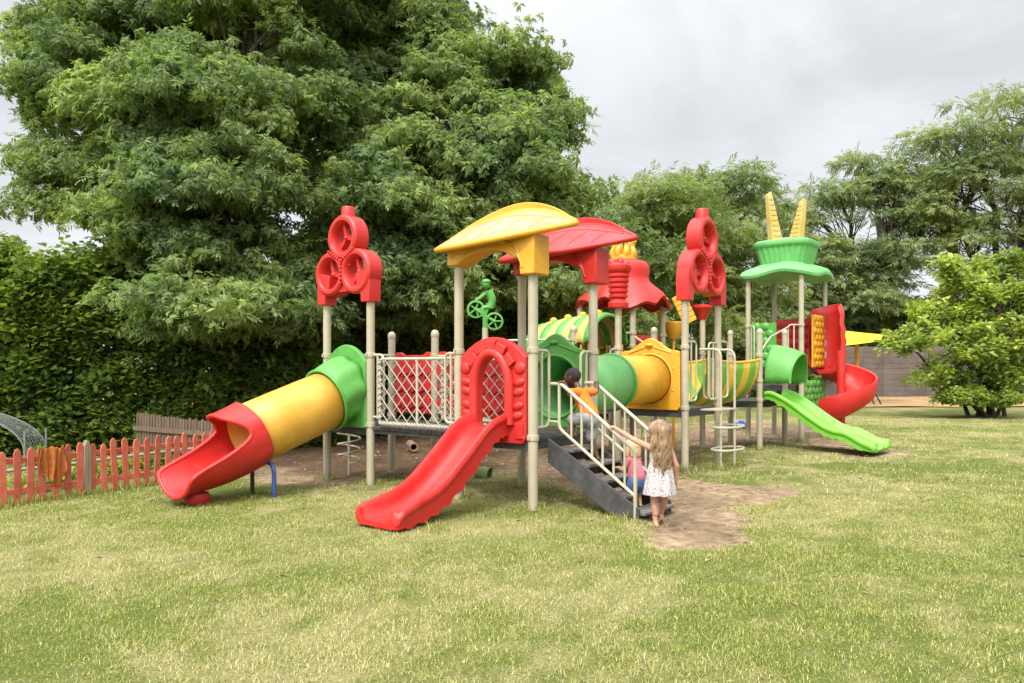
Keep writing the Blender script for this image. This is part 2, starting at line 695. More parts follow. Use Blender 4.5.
_f = [(-6.5 + 1.1 * t / 1.88 + RNG.normal(0, .05), 7.6 + t + RNG.normal(0, .05)) for t in RNG.uniform(0, 3.9, 260)]
_u, _v = Vector((.777, -.63)), Vector((.63, .777))
for a, b_ in ((-1.13, 0), (0, 0), (0, 1.23), (-1.13, 1.23), (-2.93, .15), (-3.89, .15), (-.23, 4.22), (-.45, 7.9), (-.4, 10.2), (.16, 4.68), (.16, 5.22), (-1.0, -1.5), (-.1, -1.4), (-3.9, -1.9), (1.1, .1)):
    c = Vector((.235, 8.5)) + _u * a + _v * b_
    for k in range(9):
        w = RNG.uniform(0, 2 * PI)
        _f.append((c.x + .09 * math.cos(w), c.y + .09 * math.sin(w)))
obj('grass', tufts(_f, .05, .15), M_GRASS, kind='stuff', label='longer grass tufts along the fence and around the posts', smooth=0)


def litter(n, size, region, flat):
    x = RNG.uniform(region[0], region[1], n)
    y = RNG.uniform(region[2], region[3], n)
    k = RNG.random(n) < np.clip(dirt_mask(x, y) + region[4], 0, 1)
    x, y = x[k], y[k]
    n = len(x)
    z = (fnoise(x, y, .5, 3) - .5) * .05 + .004
    a = RNG.uniform(0, 2 * PI, n)
    s = size * RNG.uniform(.5, 1.5, n)
    V = []
    for (p, q, h) in ((-1, 0, 0), (0, -.45, flat), (1, 0, flat * .4), (0, .45, flat)):
        V.append(np.stack([x + s * (p * np.cos(a) - q * np.sin(a)), y + s * (p * np.sin(a) + q * np.cos(a)), z + h * s], -1))
    return np_mesh('litter', np.stack(V, 1).reshape(-1, 3), np.arange(n * 4).reshape(-1, 4))


ml, nt, b, o = new_mat('fallen leaves')
g = nt.nodes.new('ShaderNodeNewGeometry')
rr = ramp(nt, g.outputs['Random Per Island'], [(0, (.10, .06, .03)), (.5, (.22, .14, .06)), (.8, (.34, .25, .10)), (1, (.14, .17, .05))])
nt.links.new(rr.outputs[0], b.inputs['Base Color'])
b.inputs['Roughness'].default_value = .8
obj('fallen_leaves', litter(5200, .028, (-7, 9, 5, 22, .10), .35), ml, kind='stuff', label='scattered fallen leaves on the soil and lawn', smooth=0)
mbp = MB()
for k in range(900):
    x, y = RNG.uniform(-5, 7), RNG.uniform(7, 20)
    if dirt_mask(np.array([x]), np.array([y]))[0] > .6:
        r = .006 + .022 * RNG.random() ** 3
        mbp.ball((x, y, -.018), r, r * .8, r * .7, 6, 4)
obj('pebbles', mbp, paint('pebbles', (.22, .17, .12), (.42, .35, .27), 12, .9), kind='stuff', label='small stones and clods on the bare soil')

# pale sand strip beyond the lawn
M_SAND = paint('sand strip', (.26, .155, .065), (.38, .25, .125), .9, .95, bumpd=.02)
rows = [[(x, y, .03 + .02 * math.sin(x * 1.3 + y)) for x in np.arange(-14, 40, 1.2)] for y in (31, 33.5, 36, 38.5, 41.5)]
obj('sand_path', MB().grid(rows), M_SAND, kind='structure')
# ------------------------------------------------------------------ foliage
M_LEAF1 = leafmat('leaves of the tall trees', (.098, .145, .060), (.195, .27, .112), (.31, .38, .16), .46, .5, .55)
M_LEAF2 = leafmat('leaves of the far trees', (.10, .14, .058), (.19, .25, .105), (.28, .335, .14), .44, .5, .4)
M_LEAF3 = leafmat('pale leaves of the feathery trees', (.11, .15, .066), (.20, .255, .118), (.29, .34, .165), .42, .5, .35)
M_HEDGE = leafmat('hedge leaves', (.055, .095, .026), (.145, .215, .055), (.30, .36, .11), .42, .38, .9)
M_BUSH = leafmat('light green bush leaves', (.12, .18, .045), (.25, .325, .085), (.47, .51, .18), .45, .38, .8)
M_BARK = paint('dark bark', (.035, .028, .022), (.10, .08, .06), 5, .9, bumpd=.02)


def spray(pairs, L, lw, ll, droop):
    """a compound leaf: leaflets in pairs along a drooping stalk (x forward, z up)"""
    q = []
    for i in range(pairs):
        t = (i + .6) / pairs
        x = L * t
        z = -droop * t * t * L
        for sgn in (-1, 1):
            a = R(58 - 22 * t) * sgn
            d = np.array([math.cos(a), math.sin(a), -.28 - .3 * t])
            d = d + RNG.normal(0, .22, 3)
            d /= np.linalg.norm(d)
            s = np.array([-math.sin(a), math.cos(a), .25 * sgn]) + RNG.normal(0, .45, 3)
            s /= np.linalg.norm(s)
            l_ = ll * (.75 + .5 * math.sin(PI * min(1, t + .15)))
            p = np.array([x, 0, z])
            q += [p, p + d * l_ * .45 + s * lw, p + d * l_, p + d * l_ * .45 - s * lw]
    p = np.array([L, 0, -droop * L])
    d = np.array([.86, 0, -.5])
    s = np.array([0, 1, 0])
    q += [p, p + d * ll * .45 + s * lw, p + d * ll, p + d * ll * .45 - s * lw]
    return np.array(q)


def whorl(n, ll, lw):
    """a twig end with broad simple leaves all round"""
    q = []
    for i in range(n):
        a = 2 * PI * (i * .381966)
        el = .55 - .9 * (i / n)
        d = np.array([math.cos(a) * math.cos(el), math.sin(a) * math.cos(el), math.sin(el)])
        s = np.array([-math.sin(a), math.cos(a), 0.15])
        p = np.array([0, 0, -.06 * i / n * 3]) + d * .02
        q += [p, p + d * ll * .5 + s * lw, p + d * ll + np.array([0, 0, -.25 * ll]), p + d * ll * .5 - s * lw]
    return np.array(q)


def place(T, pos, fwd, up, scale):
    """copy template T to each pos with x along fwd"""
    fwd = fwd / np.linalg.norm(fwd, axis=1, keepdims=True)
    y = np.cross(up, fwd)
    y /= np.linalg.norm(y, axis=1, keepdims=True) + 1e-9
    z = np.cross(fwd, y)
    M = np.stack([fwd, y, z], 2)
    V = np.einsum('nij,kj->nki', M, T) * scale[:, None, None] + pos[:, None, :]
    return V.reshape(-1, 3)


def quads(nv):
    return np.arange(nv).reshape(-1, 4)


def unit(n):
    v = RNG.normal(size=(n, 3))
    return v / np.linalg.norm(v, axis=1, keepdims=True)


def lobe_sprays(lobes, T, cl_r, per, sc, flat=.62, fill=.25, back=.6, dens=1.0, dome=False):
    """lobes: (centre, rx, ry, rz). Layered dome-shaped clumps over each lobe, sprays over each dome."""
    VV = []
    tips = []
    for (c, rx, ry, rz) in lobes:
        c = np.array(c)
        area = 4 * PI * ((rx * ry) ** 1.6 / 3 + (rx * rz) ** 1.6 / 3 + (ry * rz) ** 1.6 / 3) ** (1 / 1.6)
        n = max(6, int(area / (cl_r * cl_r * 1.55) * dens))
        d = unit(n)
        d = d[(RNG.random(n) < back) | (d[:, 1] < .35)]
        n = len(d)
        rad = np.where(RNG.random(n) < fill, RNG.uniform(.35, .8, n), RNG.uniform(.82, 1.1, n))
        cc = c + d * np.array([rx, ry, rz]) * rad[:, None]
        keep = cc[:, 2] > .5
        cc, d = cc[keep], d[keep]
        for k in range(len(cc)):
            r = cl_r * (RNG.uniform(.5, 1.6) if dome else RNG.uniform(.65, 1.35))
            m = int(per * (r / cl_r) ** 2)
            u = unit(m)
            u[:, 2] = np.abs(u[:, 2]) * 1.1 - .25
            u[:, :2] += d[k, :2] * .35
            pos = cc[k] + u * np.array([r, r, r * flat]) * RNG.uniform(.4, 1.15, (m, 1))
            if dome:
                th_ = RNG.random(m)
                u[:, 2] = np.where(RNG.random(m) < .8, np.abs(u[:, 2]), u[:, 2])
                ecc = RNG.uniform(.7, 1.35, 2)
                lump = 1 + .28 * np.sin(u[:, 0] * 4.1 + k) * np.cos(u[:, 1] * 3.7 + k * 1.7)
                pos = cc[k] + u * np.array([r * ecc[0], r * ecc[1], r * flat]) * (lump * np.where(th_ < .6, RNG.uniform(.78, 1.15, m), RNG.uniform(.3, 1.3, m)))[:, None] - np.array([0, 0, r * .25])
                fw = np.cross(u, RNG.normal(size=(m, 3)))
                up = u + np.array([0, 0, .25]) + RNG.normal(0, .5, (m, 3))
                h_ = m // 5
                VV.append(place(T, pos[h_:], fw[h_:], up[h_:], sc * RNG.uniform(.7, 1.3, m - h_)))
                fo = u[:h_] * np.array([1, 1, .3]) + RNG.normal(0, .35, (h_, 3)) - np.array([0, 0, .25])
                VV.append(place(SP1, pos[:h_], fo, np.tile(np.array([0, 0, 1.]), (h_, 1)) + RNG.normal(0, .4, (h_, 3)), sc * RNG.uniform(.7, 1.25, h_)))
                tips.append(tuple(cc[k]))
                continue
            fw = u.copy()
            fw[:, 2] = fw[:, 2] * .4 - .25
            fw += RNG.normal(0, .42, (m, 3))
            up = np.tile(np.array([0, 0, 1.]), (m, 1)) + RNG.normal(0, .4, (m, 3))
            VV.append(place(T, pos, fw, up, sc * RNG.uniform(.7, 1.25, m)))
            tips.append(tuple(cc[k]))
    return np.concatenate(VV), tips


def limb(mb, a, b, r0, r1, bend=.15, n=7, seg=5):
    a, b = Vector(a), Vector(b)
    L = (b - a).length
    off = Vector((random.uniform(-1, 1), random.uniform(-1, 1), random.uniform(.0, .9))) * L * bend
    pts = []
    for i in range(seg + 1):
        t = i / seg
        j = Vector((random.uniform(-1, 1), random.uniform(-1, 1), random.uniform(-1, 1))) * L * .018
        pts.append(a.lerp(b, t) + off * math.sin(PI * t) + (j if 0 < i < seg else Vector()))
    mb.tube(pts, [r0 + (r1 - r0) * (i / seg) for i in range(seg + 1)], n)
    return pts


DOME = False


def tree(name, base, lobes, T, mat, label, trunk_r, fork, cl_r=.75, per=40, sc=1.0, flat=.62, fill=.25, back=.6, dens=1.0, group=None, twigs=.5, trunks=1, cat='tree', dome=False):
    root = empty(name, base, 0, label, cat, group)
    bx = Vector(base)
    V, tips = lobe_sprays(lobes, T, cl_r, per, sc, flat, fill, back, dens, dome)
    V = V - np.array(base)
    cr = obj('crown', np_mesh('crown', V, quads(len(V))), mat, root, smooth=0)
    mb = MB()
    forks = []
    for k in range(trunks):
        f = Vector(fork) - bx + Vector((random.uniform(-1, 1), random.uniform(-1, 1), 0)) * (.0 if trunks == 1 else .5)
        b0 = Vector((random.uniform(-.25, .25), random.uniform(-.2, .2), -.2)) if trunks > 1 else Vector((0, 0, -.2))
        limb(mb, b0, f, trunk_r * (1 if k == 0 else .7), trunk_r * .7, .06, 12, 6)
        forks.append(f)
    li = 0
    for (c, rx, ry, rz) in lobes:
        f = forks[li % len(forks)]
        li += 1
        cen = Vector(c) - bx
        pts = limb(mb, f, cen, trunk_r * .62, trunk_r * .24, .16, 8, 7)
        own = [Vector(t) - bx for t in tips if ((Vector(t) - Vector(c)).length < max(rx, rz) * 1.15)]
        random.shuffle(own)
        for t in own[:int(len(own) * twigs)]:
            s = pts[random.randint(3, len(pts) - 1)]
            limb(mb, s, t, trunk_r * .15, trunk_r * .035, .14, 5, 4)
    obj('trunk', mb, M_BARK, root)
    return root


def L(px, py, Y, rpx, rpy, deep=.9):
    p = P(px, py, Y)
    return (tuple(p), rpx / F * Y, rpx / F * Y * deep, rpy / F * Y)


SP1 = spray(6, .25, .0135, .105, .3)


def star(n, ll, lw, droop=.45):
    """leaflets radiating from a twig end and hanging over"""
    q = []
    for i in range(n):
        a = 2 * PI * i / n + RNG.normal(0, .25)
        l_ = ll * RNG.uniform(.7, 1.15)
        d = np.array([math.cos(a), math.sin(a), -droop * RNG.uniform(.3, 1.3)])
        d /= np.linalg.norm(d)
        s = np.array([-math.sin(a), math.cos(a), RNG.normal(0, .35)])
        p = np.array([0, 0, RNG.normal(0, .015)])
        q += [p + d * l_ * .12, p + d * l_ * .5 + s * lw + np.array([0, 0, .012]), p + d * l_ + np.array([0, 0, -.02]), p + d * l_ * .5 - s * lw + np.array([0, 0, .012])]
    return np.array(q)


ST1 = star(11, .165, .0205)
SPF = spray(5, .36, .024, .17, .25)
SPP = spray(5, .38, .021, .16, .12)

# two big dark green trees behind the play structure
tree('tall_tree', (-5.2, 16.6, 0),
     [L(118, 55, 16.5, 58, 56), L(66, 110, 16, 30, 42), L(185, 120, 15, 70, 56), L(92, 182, 15.8, 46, 36), L(150, 235, 15, 55, 35), L(245, 70, 16.5, 80, 72),
      L(222, 215, 14.3, 62, 44), L(205, 285, 13.6, 40, 42), L(285, 160, 15.5, 60, 62), L(150, -20, 17, 80, 56), L(265, -30, 17, 90, 55),
      L(255, 285, 15.2, 45, 40), L(60, 45, 17, 16, 26)],
     ST1, M_LEAF1, 'tall spreading green tree with drooping leaf sprays behind the red picket fence', .34, tuple(P(190, 250, 16.6)), .54, 100, 1.0, flat=.85, fill=.10, dens=.80, dome=True, twigs=.6)
tree('tall_tree', (-1.9, 20.5, 0),
     [L(385, 20, 20.5, 65, 58), L(445, 58, 20, 42, 48), L(505, 98, 20, 40, 44), L(552, 122, 20.5, 22, 34), L(535, 66, 21, 18, 16), L(400, 110, 19.5, 70, 55),
      L(465, 150, 18, 72, 46), L(505, 185, 17.6, 56, 50), L(360, 190, 18, 50, 62), L(420, 215, 17.2, 72, 50), L(530, 195, 19, 26, 30), L(350, 60, 21, 50, 70),
      L(385, 275, 17.5, 64, 44), L(480, 265, 18, 72, 46), L(555, 262, 19.5, 42, 44)],
     ST1, M_LEAF1, 'broad round crowned dark green tree behind the yellow roof', .38, tuple(P(415, 255, 20)), .58, 100, 1.1, flat=.85, fill=.10, dens=.84, dome=True, twigs=.6)

# filling trees behind the structure
tree('leafy_tree', (4.4, 31, 0),
     [L(612, 225, 31, 44, 34), L(650, 208, 31, 44, 28), L(595, 270, 29, 46, 40), L(650, 265, 30, 52, 40), L(600, 320, 29, 56, 36), L(680, 240, 32, 36, 34), L(560, 330, 28, 40, 34)],
     SPF, M_LEAF2, 'bushy mid green tree behind the red hat roof', .25, tuple(P(620, 300, 31)), .85, 62, 1.0, dens=1.05)
tree('leafy_tree', (8.6, 36, 0),
     [L(715, 196, 36, 44, 22), L(742, 222, 36, 34, 34), L(690, 250, 35, 42, 40), L(735, 275, 35, 40, 40), L(700, 320, 34, 46, 34), L(765, 290, 37, 26, 44), L(650, 335, 34, 34, 26)],
     SPF, M_LEAF2, 'mid green tree rising behind the right trio of red rings', .26, tuple(P(715, 310, 36)), .92, 58, 1.12, dens=1.0)
tree('feathery_tree', (17.0, 46, 0),
     [L(806, 212, 46, 28, 20), L(840, 196, 46, 36, 18), L(868, 170, 46, 24, 18), L(880, 205, 46, 40, 22), L(818, 255, 46, 42, 26), L(862, 262, 45, 42, 24), L(905, 245, 46, 34, 22),
      L(840, 305, 46, 46, 24), L(895, 300, 47, 44, 22), L(790, 290, 46, 26, 36), L(930, 215, 46, 30, 20), L(893, 176, 46, 22, 10)],
     SPP, M_LEAF3, 'pale feathery tree behind the yellow shade sail', .3, tuple(P(862, 330, 46)), 1.1, 58, 1.4, flat=.42, dens=.64, twigs=.9, back=.35)
tree('feathery_tree', (29.0, 45, 0),
     [L(955, 148, 45, 44, 20), L(1000, 118, 45, 46, 24), L(1042, 140, 45, 44, 30), L(985, 180, 44, 50, 20), L(940, 205, 45, 36, 18), L(1020, 215, 44, 48, 24), L(970, 245, 45, 44, 22),
      L(1050, 260, 45, 40, 30), L(925, 178, 46, 26, 14), L(1000, 285, 46, 50, 24), L(1080, 190, 45, 40, 40)],
     SPP, M_LEAF3, 'tall pale feathery tree towering over the light green bush', .34, tuple(P(1000, 310, 45)), 1.15, 60, 1.4, flat=.42, dens=.70, twigs=.9, back=.35)

# light green bush on the right
WB = whorl(8, .22, .068)
bush = empty('bush', (15.8, 25.2, 0), 0, 'light green broad leaved bush standing alone on the lawn at the right', 'bush')
bl = [L(975, 305, 25, 24, 22), L(1004, 284, 25.3, 20, 20), L(946, 322, 24.6, 22, 16), L(914, 350, 24.4, 20, 9), L(965, 345, 24.2, 30, 18), L(1005, 335, 24.4, 28, 24), L(1032, 335, 25, 26, 28), L(952, 292, 25.5, 12, 16), L(1012, 264, 25.6, 10, 12),
      L(932, 374, 24.5, 18, 9), L(1036, 292, 25.6, 20, 26), L(988, 372, 24.5, 26, 14), L(925, 312, 25, 12, 8), L(978, 276, 25.6, 10, 12), L(960, 372, 24.8, 18, 12), L(1020, 375, 24.6, 20, 14), L(902, 338, 25, 10, 5)]
V, tips = lobe_sprays(bl + [L(random.uniform(950, 1040), random.uniform(264, 330) + abs(random.gauss(0, 8)), random.uniform(24.4, 25.6), 9, 12) for _ in range(9)], WB, .36, 8, 1.0, 1.0, .3, .5, .50)
V2, t2 = lobe_sprays([L(985, 402, 24.6, 30, 12), L(965, 398, 24.4, 18, 12)], WB, .4, 26, .75, .7, .4, .9, 1.2)
V = np.concatenate([V, V2]) - np.array(bush.location)
obj('crown', np_mesh('crown', V, quads(len(V))), M_BUSH, bush, smooth=0)
mb = MB()
for k in range(15):
    a = Vector((random.uniform(-.5, .5), random.uniform(-.3, .3), -.1))
    t = Vector(bl[k][0]) - bush.location
    pts = limb(mb, a, t, .07, .03, .12, 8, 6)
    for q in range(5):
        tt = Vector(random.choice(tips)) - bush.location
        limb(mb, pts[random.randint(3, 6)], tt, .018, .006, .1, 5, 4)
obj('trunk', mb, M_BARK, bush)


# ------------------------------------------------------------------ hedges
def hedge(name, pts, h, thick, n, T, sc, mat, label, hvar=.8, zlow=0, parent=None):
    """leafy wall along a polyline"""
    pts = [np.array(p, float) for p in pts]
    seg = [np.linalg.norm(pts[i + 1] - pts[i]) for i in range(len(pts) - 1)]
    tot = sum(seg)
    s = RNG.uniform(0, tot, n)
    cum = np.cumsum([0] + seg)
    i = np.clip(np.searchsorted(cum, s, side='right') - 1, 0, len(seg) - 1)
    A = np.array(pts)
    t = (s - cum[i]) / np.array(seg)[i]
    base = A[i] * (1 - t)[:, None] + A[i + 1] * t[:, None]
    dr = (A[i + 1] - A[i]) / np.array(seg)[i][:, None]
    nrm = np.stack([dr[:, 1], -dr[:, 0]], 1)
    nrm *= np.where((nrm * base).sum(1) > 0, -1, 1)[:, None]       # towards the viewer's side of the hedge
    hh = h * (1 - hvar * .35 + hvar * .7 * (fnoise(s, s * 0 + 3.3, .45, 91) - .25))
    z = zlow + (hh - zlow) * RNG.random(n) ** .85
    topm = RNG.random(n) < .16
    z = np.where(topm, hh * (.97 + .16 * RNG.random(n) ** 3), z)
    bul = (fnoise(s, z, .7, 17) - .5) * 1.7 + (fnoise(s, z, 1.9, 23) - .5) * .8
    dep = np.where(topm, RNG.uniform(-thick, thick * .5, n), thick * .5 + bul * .7 - RNG.random(n) ** 1.6 * .75)
    pos = np.concatenate([base + nrm * dep[:, None], z[:, None]], 1)
    fw = np.concatenate([nrm * RNG.uniform(.2, 1.0, n)[:, None] + dr * RNG.normal(0, .6, n)[:, None], RNG.uniform(-.7, .5, n)[:, None]], 1)
    up = np.tile(np.array([0, 0, 1.]), (n, 1)) + RNG.normal(0, .4, (n, 3))
    V = place(T, pos, fw, up, sc * RNG.uniform(.42, 1.5, n))
    return V


WH = whorl(7, .115, .042)
hd = empty('hedge', (-8, 14.3, 0), 0, 'tall ivy covered hedge behind the red picket fence', 'hedge')
hp = [(-13, 13.6), (-9.2, 14.0), (-6.2, 14.9), (-3.8, 16.4)]
V = hedge('h', hp, 4.0, .8, 19000, WH, 1.1, M_HEDGE, '')
V = V - np.array(hd.location)
obj('foliage', np_mesh('foliage', V, quads(len(V))), M_HEDGE, hd, smooth=0)
mb = MB()
for i in range(40):                                    # the woody stems inside
    t = random.random() * 3
    a = Vector(hp[int(t)]).lerp(Vector(hp[int(t) + 1]), t % 1)
    limb(mb, Vector((a.x, a.y + .25, -.1)) - hd.location, Vector((a.x + random.uniform(-.5, .5), a.y + .3, 3.4)) - hd.location, .05, .015, .08, 6, 5)
obj('branchwork', mb, M_BARK, hd)

hd = empty('hedge', (0, 19.5, 0), 0, 'dark overgrown hedge in the shade under the trees behind the play structure', 'hedge')
hp = [(-5.2, 17.6), (-2.2, 19.6), (1.2, 22.5), (3.6, 27)]
V = hedge('h', hp, 5.4, 1.0, 26000, WH, 1.45, M_HEDGE, '') - np.array(hd.location)
obj('foliage', np_mesh('foliage', V, quads(len(V))), M_HEDGE, hd, smooth=0)
mb = MB()
for i in range(34):
    t = random.random() * 3
    a = Vector(hp[int(t)]).lerp(Vector(hp[int(t) + 1]), t % 1)
    limb(mb, Vector((a.x, a.y + .3, -.1)) - hd.location, Vector((a.x + random.uniform(-.6, .6), a.y + .4, 2.8)) - hd.location, .06, .015, .1, 6, 5)
obj('branchwork', mb, M_BARK, hd)

hd = empty('hedge', (8, 40, 0), 0, 'low far hedge of mixed shrubs along the back wall', 'hedge')
V = hedge('h', [(2, 33), (7, 38.5), (15, 42.4), (18.0, 43.4)], 3.4, 1.2, 9000, whorl(7, .2, .07), 1.5, M_LEAF2, '') - np.array(hd.location)
obj('foliage', np_mesh('foliage', V, quads(len(V))), M_LEAF2, hd, smooth=0)

hd = empty('hedge', (27, 46, 0), 0, 'mass of green shrubs showing above the concrete wall at the right', 'hedge')
V = hedge('h', [(13, 47), (22, 46.5), (32, 46), (44, 45)], 6.2, 1.4, 16000, whorl(7, .26, .09), 1.5, M_LEAF3, '', zlow=1.5) - np.array(hd.location)
obj('foliage', np_mesh('foliage', V, quads(len(V))), M_LEAF3, hd, smooth=0)
mb = MB()
for i in range(30):
    x = -13 + 29 * i / 29
    limb(mb, (x, 1, -.1), (x + random.uniform(-.8, .8), .8, 5.0), .09, .02, .1, 6, 5)
obj('branchwork', mb, M_BARK, hd)

# low plants behind the red fence
WP = whorl(8, .13, .04)
for k, (px, py, h) in enumerate([(12, 497, .34), (40, 492, .28), (70, 488, .4), (100, 480, .3), (128, 474, .35), (22, 470, .55), (64, 468, .3), (146, 468, .3)]):
    g = G(px, py)
    p = empty('leafy_plant', (g.x, g.y + .35, 0), 0,
              'low leafy green plant growing behind the red picket fence',
              'plant', 'plants behind the red fence')
    n = 26
    u = unit(n) * np.array([.16, .13, .5 * h])
    u[:, 2] = np.abs(u[:, 2]) + .06
    V = place(WP, u + np.array([0, 0, 0]), unit(n) + np.array([0, 0, .2]), np.tile(np.array([0, 0, 1.]), (n, 1)) + RNG.normal(0, .3, (n, 3)), RNG.uniform(.6, 1.1, n))
    obj('leaves', np_mesh('leaves', V, quads(len(V))), M_BUSH, p, smooth=0)
# ------------------------------------------------------------------ materials of the play structure
RED = plastic('red plastic', (.48, .014, .011), (.53, .028, .022), .36, .4)
REDF = plastic('sun faded red plastic', (.49, .026, .030), (.54, .06, .06), .45, .4)
YEL = plastic('yellow plastic', (.62, .30, .012), (.66, .355, .045), .38, .4)
CREAM = plastic('faded yellow plastic', (.27, .215, .125), (.32, .272, .185), .7, .35)
TUBEY = plastic('golden tube plastic', (.56, .29, .025), (.62, .37, .075), .36, .2)
FADE = plastic('pale yellow plastic', (.46, .32, .075), (.52, .40, .15), .5, .35)
GRN = plastic('green plastic', (.07, .27, .04), (.105, .33, .065), .38, .4)
LIME = plastic('lime green plastic', (.13, .42, .022), (.19, .48, .06), .36, .35)
MINT = plastic('faded green plastic', (.12, .40, .11), (.18, .46, .16), .45, .35)
POST = paint('cream post paint', (.345, .305, .21), (.42, .375, .27), 3, .42, bumpd=.001)
RAIL = paint('cream rail coating', (.385, .35, .245), (.45, .415, .305), 6, .4, bumpd=.001)
DECK = paint('dark rubber coated deck', (.035, .033, .032), (.075, .07, .066), 8, .7)
ROPE = paint('grey rope', (.30, .275, .22), (.44, .41, .34), 40, .9, bumpd=.004)
BLUE = paint('blue painted steel', (.02, .05, .22), (.04, .09, .30), 12, .4)
BLACK = paint('black painted steel', (.015, .015, .016), (.04, .04, .04), 12, .45)


def stripes(name, ca, cb, axis, freq, phase=0.0):
    m, nt, b, o = new_mat(name)
    tc = nt.nodes.new('ShaderNodeTexCoord')
    sp = nt.nodes.new('ShaderNodeSeparateXYZ')
    nt.links.new(tc.outputs['Object'], sp.inputs[0])
    a = nt.nodes.new('ShaderNodeMath')
    a.operation = 'MULTIPLY_ADD'
    nt.links.new(sp.outputs[axis], a.inputs[0])
    a.inputs[1].default_value = freq
    a.inputs[2].default_value = phase
    fr = nt.nodes.new('ShaderNodeMath')
    fr.operation = 'FRACT'
    nt.links.new(a.outputs[0], fr.inputs[0])
    gt = nt.nodes.new('ShaderNodeMath')
    gt.operation = 'GREATER_THAN'
    nt.links.new(fr.outputs[0], gt.inputs[0])
    gt.inputs[1].default_value = .5
    n1 = noise(nt, 5, 4)
    v = ramp(nt, n1.outputs['Fac'], [(.3, .85), (.7, 1.1)])
    c = mixc(nt, gt.outputs[0], ca, cb)
    nt.links.new(mixc(nt, 1.0, c, v.outputs[0], 'MULTIPLY'), b.inputs['Base Color'])
    b.inputs['Roughness'].default_value = .4
    return m


STRIPE = stripes('yellow and green striped plastic', (.74, .44, .03), (.16, .36, .03), 1, 1.55, .1)

PS = empty('play_structure', (.235, 8.5, 0), R(-39.04), 'big red, yellow and green plastic playground structure with slides, towers and bridges on cream posts', 'playground')


def part(name, mb, mat, parent=PS, label=None, **k):
    return obj(name, mb, mat, parent, label, **k)


# ------------------------------------------------------------------ posts
def post(a, b, top, cap=False, rings=(), r=.057):
    mb = MB().tube([(a, b, -.05), (a, b, top)], r, 18)
    p = part('post', mb, POST)
    if cap:
        part('post_cap', MB().lathe([(.0001, .075), (.03, .072), (.052, .05), (.063, .015), (.064, -.02), (.06, -.03), (.058, -.05)], (a, b, top), 18), POST, p)
    for z in rings:
        part('clamp', MB().lathe([(.056, -.035), (.068, -.03), (.07, 0), (.068, .03), (.056, .035)], (a, b, z), 18).box(a - .012, a + .012, b - .085, b - .055, z - .02, z + .02), POST, p)
    return p


Z1, Z2, Z3 = .80, .95, 1.58
post(-1.13, 0, 2.95, rings=(1.8, .82))
post(0, 0, 2.78, rings=(1.8, .82))
post(0, 1.23, 2.78, rings=(1.8, .82))
post(-1.13, 1.23, 2.95, rings=(1.8, .82))
post(-2.93, .15, 2.58, rings=(1.78, .82))
post(-3.89, .15, 2.58, rings=(1.78, .82))
post(-3.89, 1.4, 2.10, True, rings=(1.78, .86))
post(-2.93, 1.4, 2.10, True, rings=(1.78, .82))
post(-.23, 4.22, 2.72, rings=(1.93, .97))
post(-1.44, 4.22, 2.72, rings=(1.93, .97))
post(-.23, 5.45, 2.72, rings=(1.93, .97))
post(-1.44, 5.45, 2.26, True, rings=(1.93, .97))
post(-2.37, 4.26, 2.27, True, rings=(2.1, .97))
post(-4.02, 3.80, 2.34, rings=(2.1,))
post(-.45, 7.9, 2.30, True, rings=(1.85, .97, 1.35))
post(-.45, 9.31, 2.34, True, rings=(1.35, .97))
post(-1.65, 7.9, 2.80, rings=(1.9, .97))
post(-1.65, 9.31, 2.36, True, rings=(1.9, .97))
for a, b in ((-.4, 10.2), (-1.6, 10.2), (-1.6, 11.85), (-.4, 11.85)):
    post(a, b, 3.72, rings=(2.55, 1.6, 1.3))
for a, b in ((-1.93, 5.55), (-3.1, 5.55), (-1.93, 6.7), (-3.1, 6.7)):
    post(a, b, 2.80, rings=(2.25, 2.0))

# ------------------------------------------------------------------ decks
def deck(x0, x1, y0, y1, z, label=None):
    mb = MB().box(x0, x1, y0, y1, z - .05, z)
    for k in range(3):
        y = y0 + (y1 - y0) * (k + .5) / 3
        mb.box(x0 + .03, x1 - .03, y - .02, y + .02, z - .12, z - .0505)
    mb.box(x0 + .004, x0 + .03, y0 + .004, y1 - .004, z - .13, z - .0505).box(x1 - .03, x1 - .004, y0 + .004, y1 - .004, z - .13, z - .0505)
    mb.box(x0 + .0305, x1 - .0305, y0 + .004, y0 + .03, z - .13, z - .0505).box(x0 + .0305, x1 - .0305, y1 - .03, y1 - .004, z - .13, z - .0505)
    return part('platform', mb, DECK, label=label, bevel=.004)


deck(-1.07, -.06, .0, 1.23, Z1)
deck(-3.83, -2.99, .15, 1.4, Z1)
deck(-1.38, -.29, 4.22, 5.45, Z2)
deck(-2.3, -1.5, 4.25, 5.4, Z2)
deck(-1.60, -.5, 7.9, 9.31, Z2)
deck(-1.54, -.46, 10.2, 11.85, Z3)
deck(-3.04, -1.99, 5.55, 6.7, Z2)
deck(-1.55, -.5, 9.4, 10.15, 1.25, 'step up between two platforms')

# ------------------------------------------------------------------ loop handles beside openings
def handle(p0, p1, z0, z1, r=.017):
    """rectangular rounded loop from post point p0 out to p1, bars at z0 and z1"""
    a0, a1 = Vector((*p0, z0)), Vector((*p0, z1))
    b0, b1 = Vector((*p1, z0)), Vector((*p1, z1))
    mb = MB().tube(fillet([a1, b1, b0, a0], .09, 5), r, 8)
    mid = Vector(p0).lerp(Vector(p1), .42)
    mb.tube([(*mid, z0 - .02), (*mid, z1)], r * .95, 8)
    return part('loop_handle', mb, RAIL)


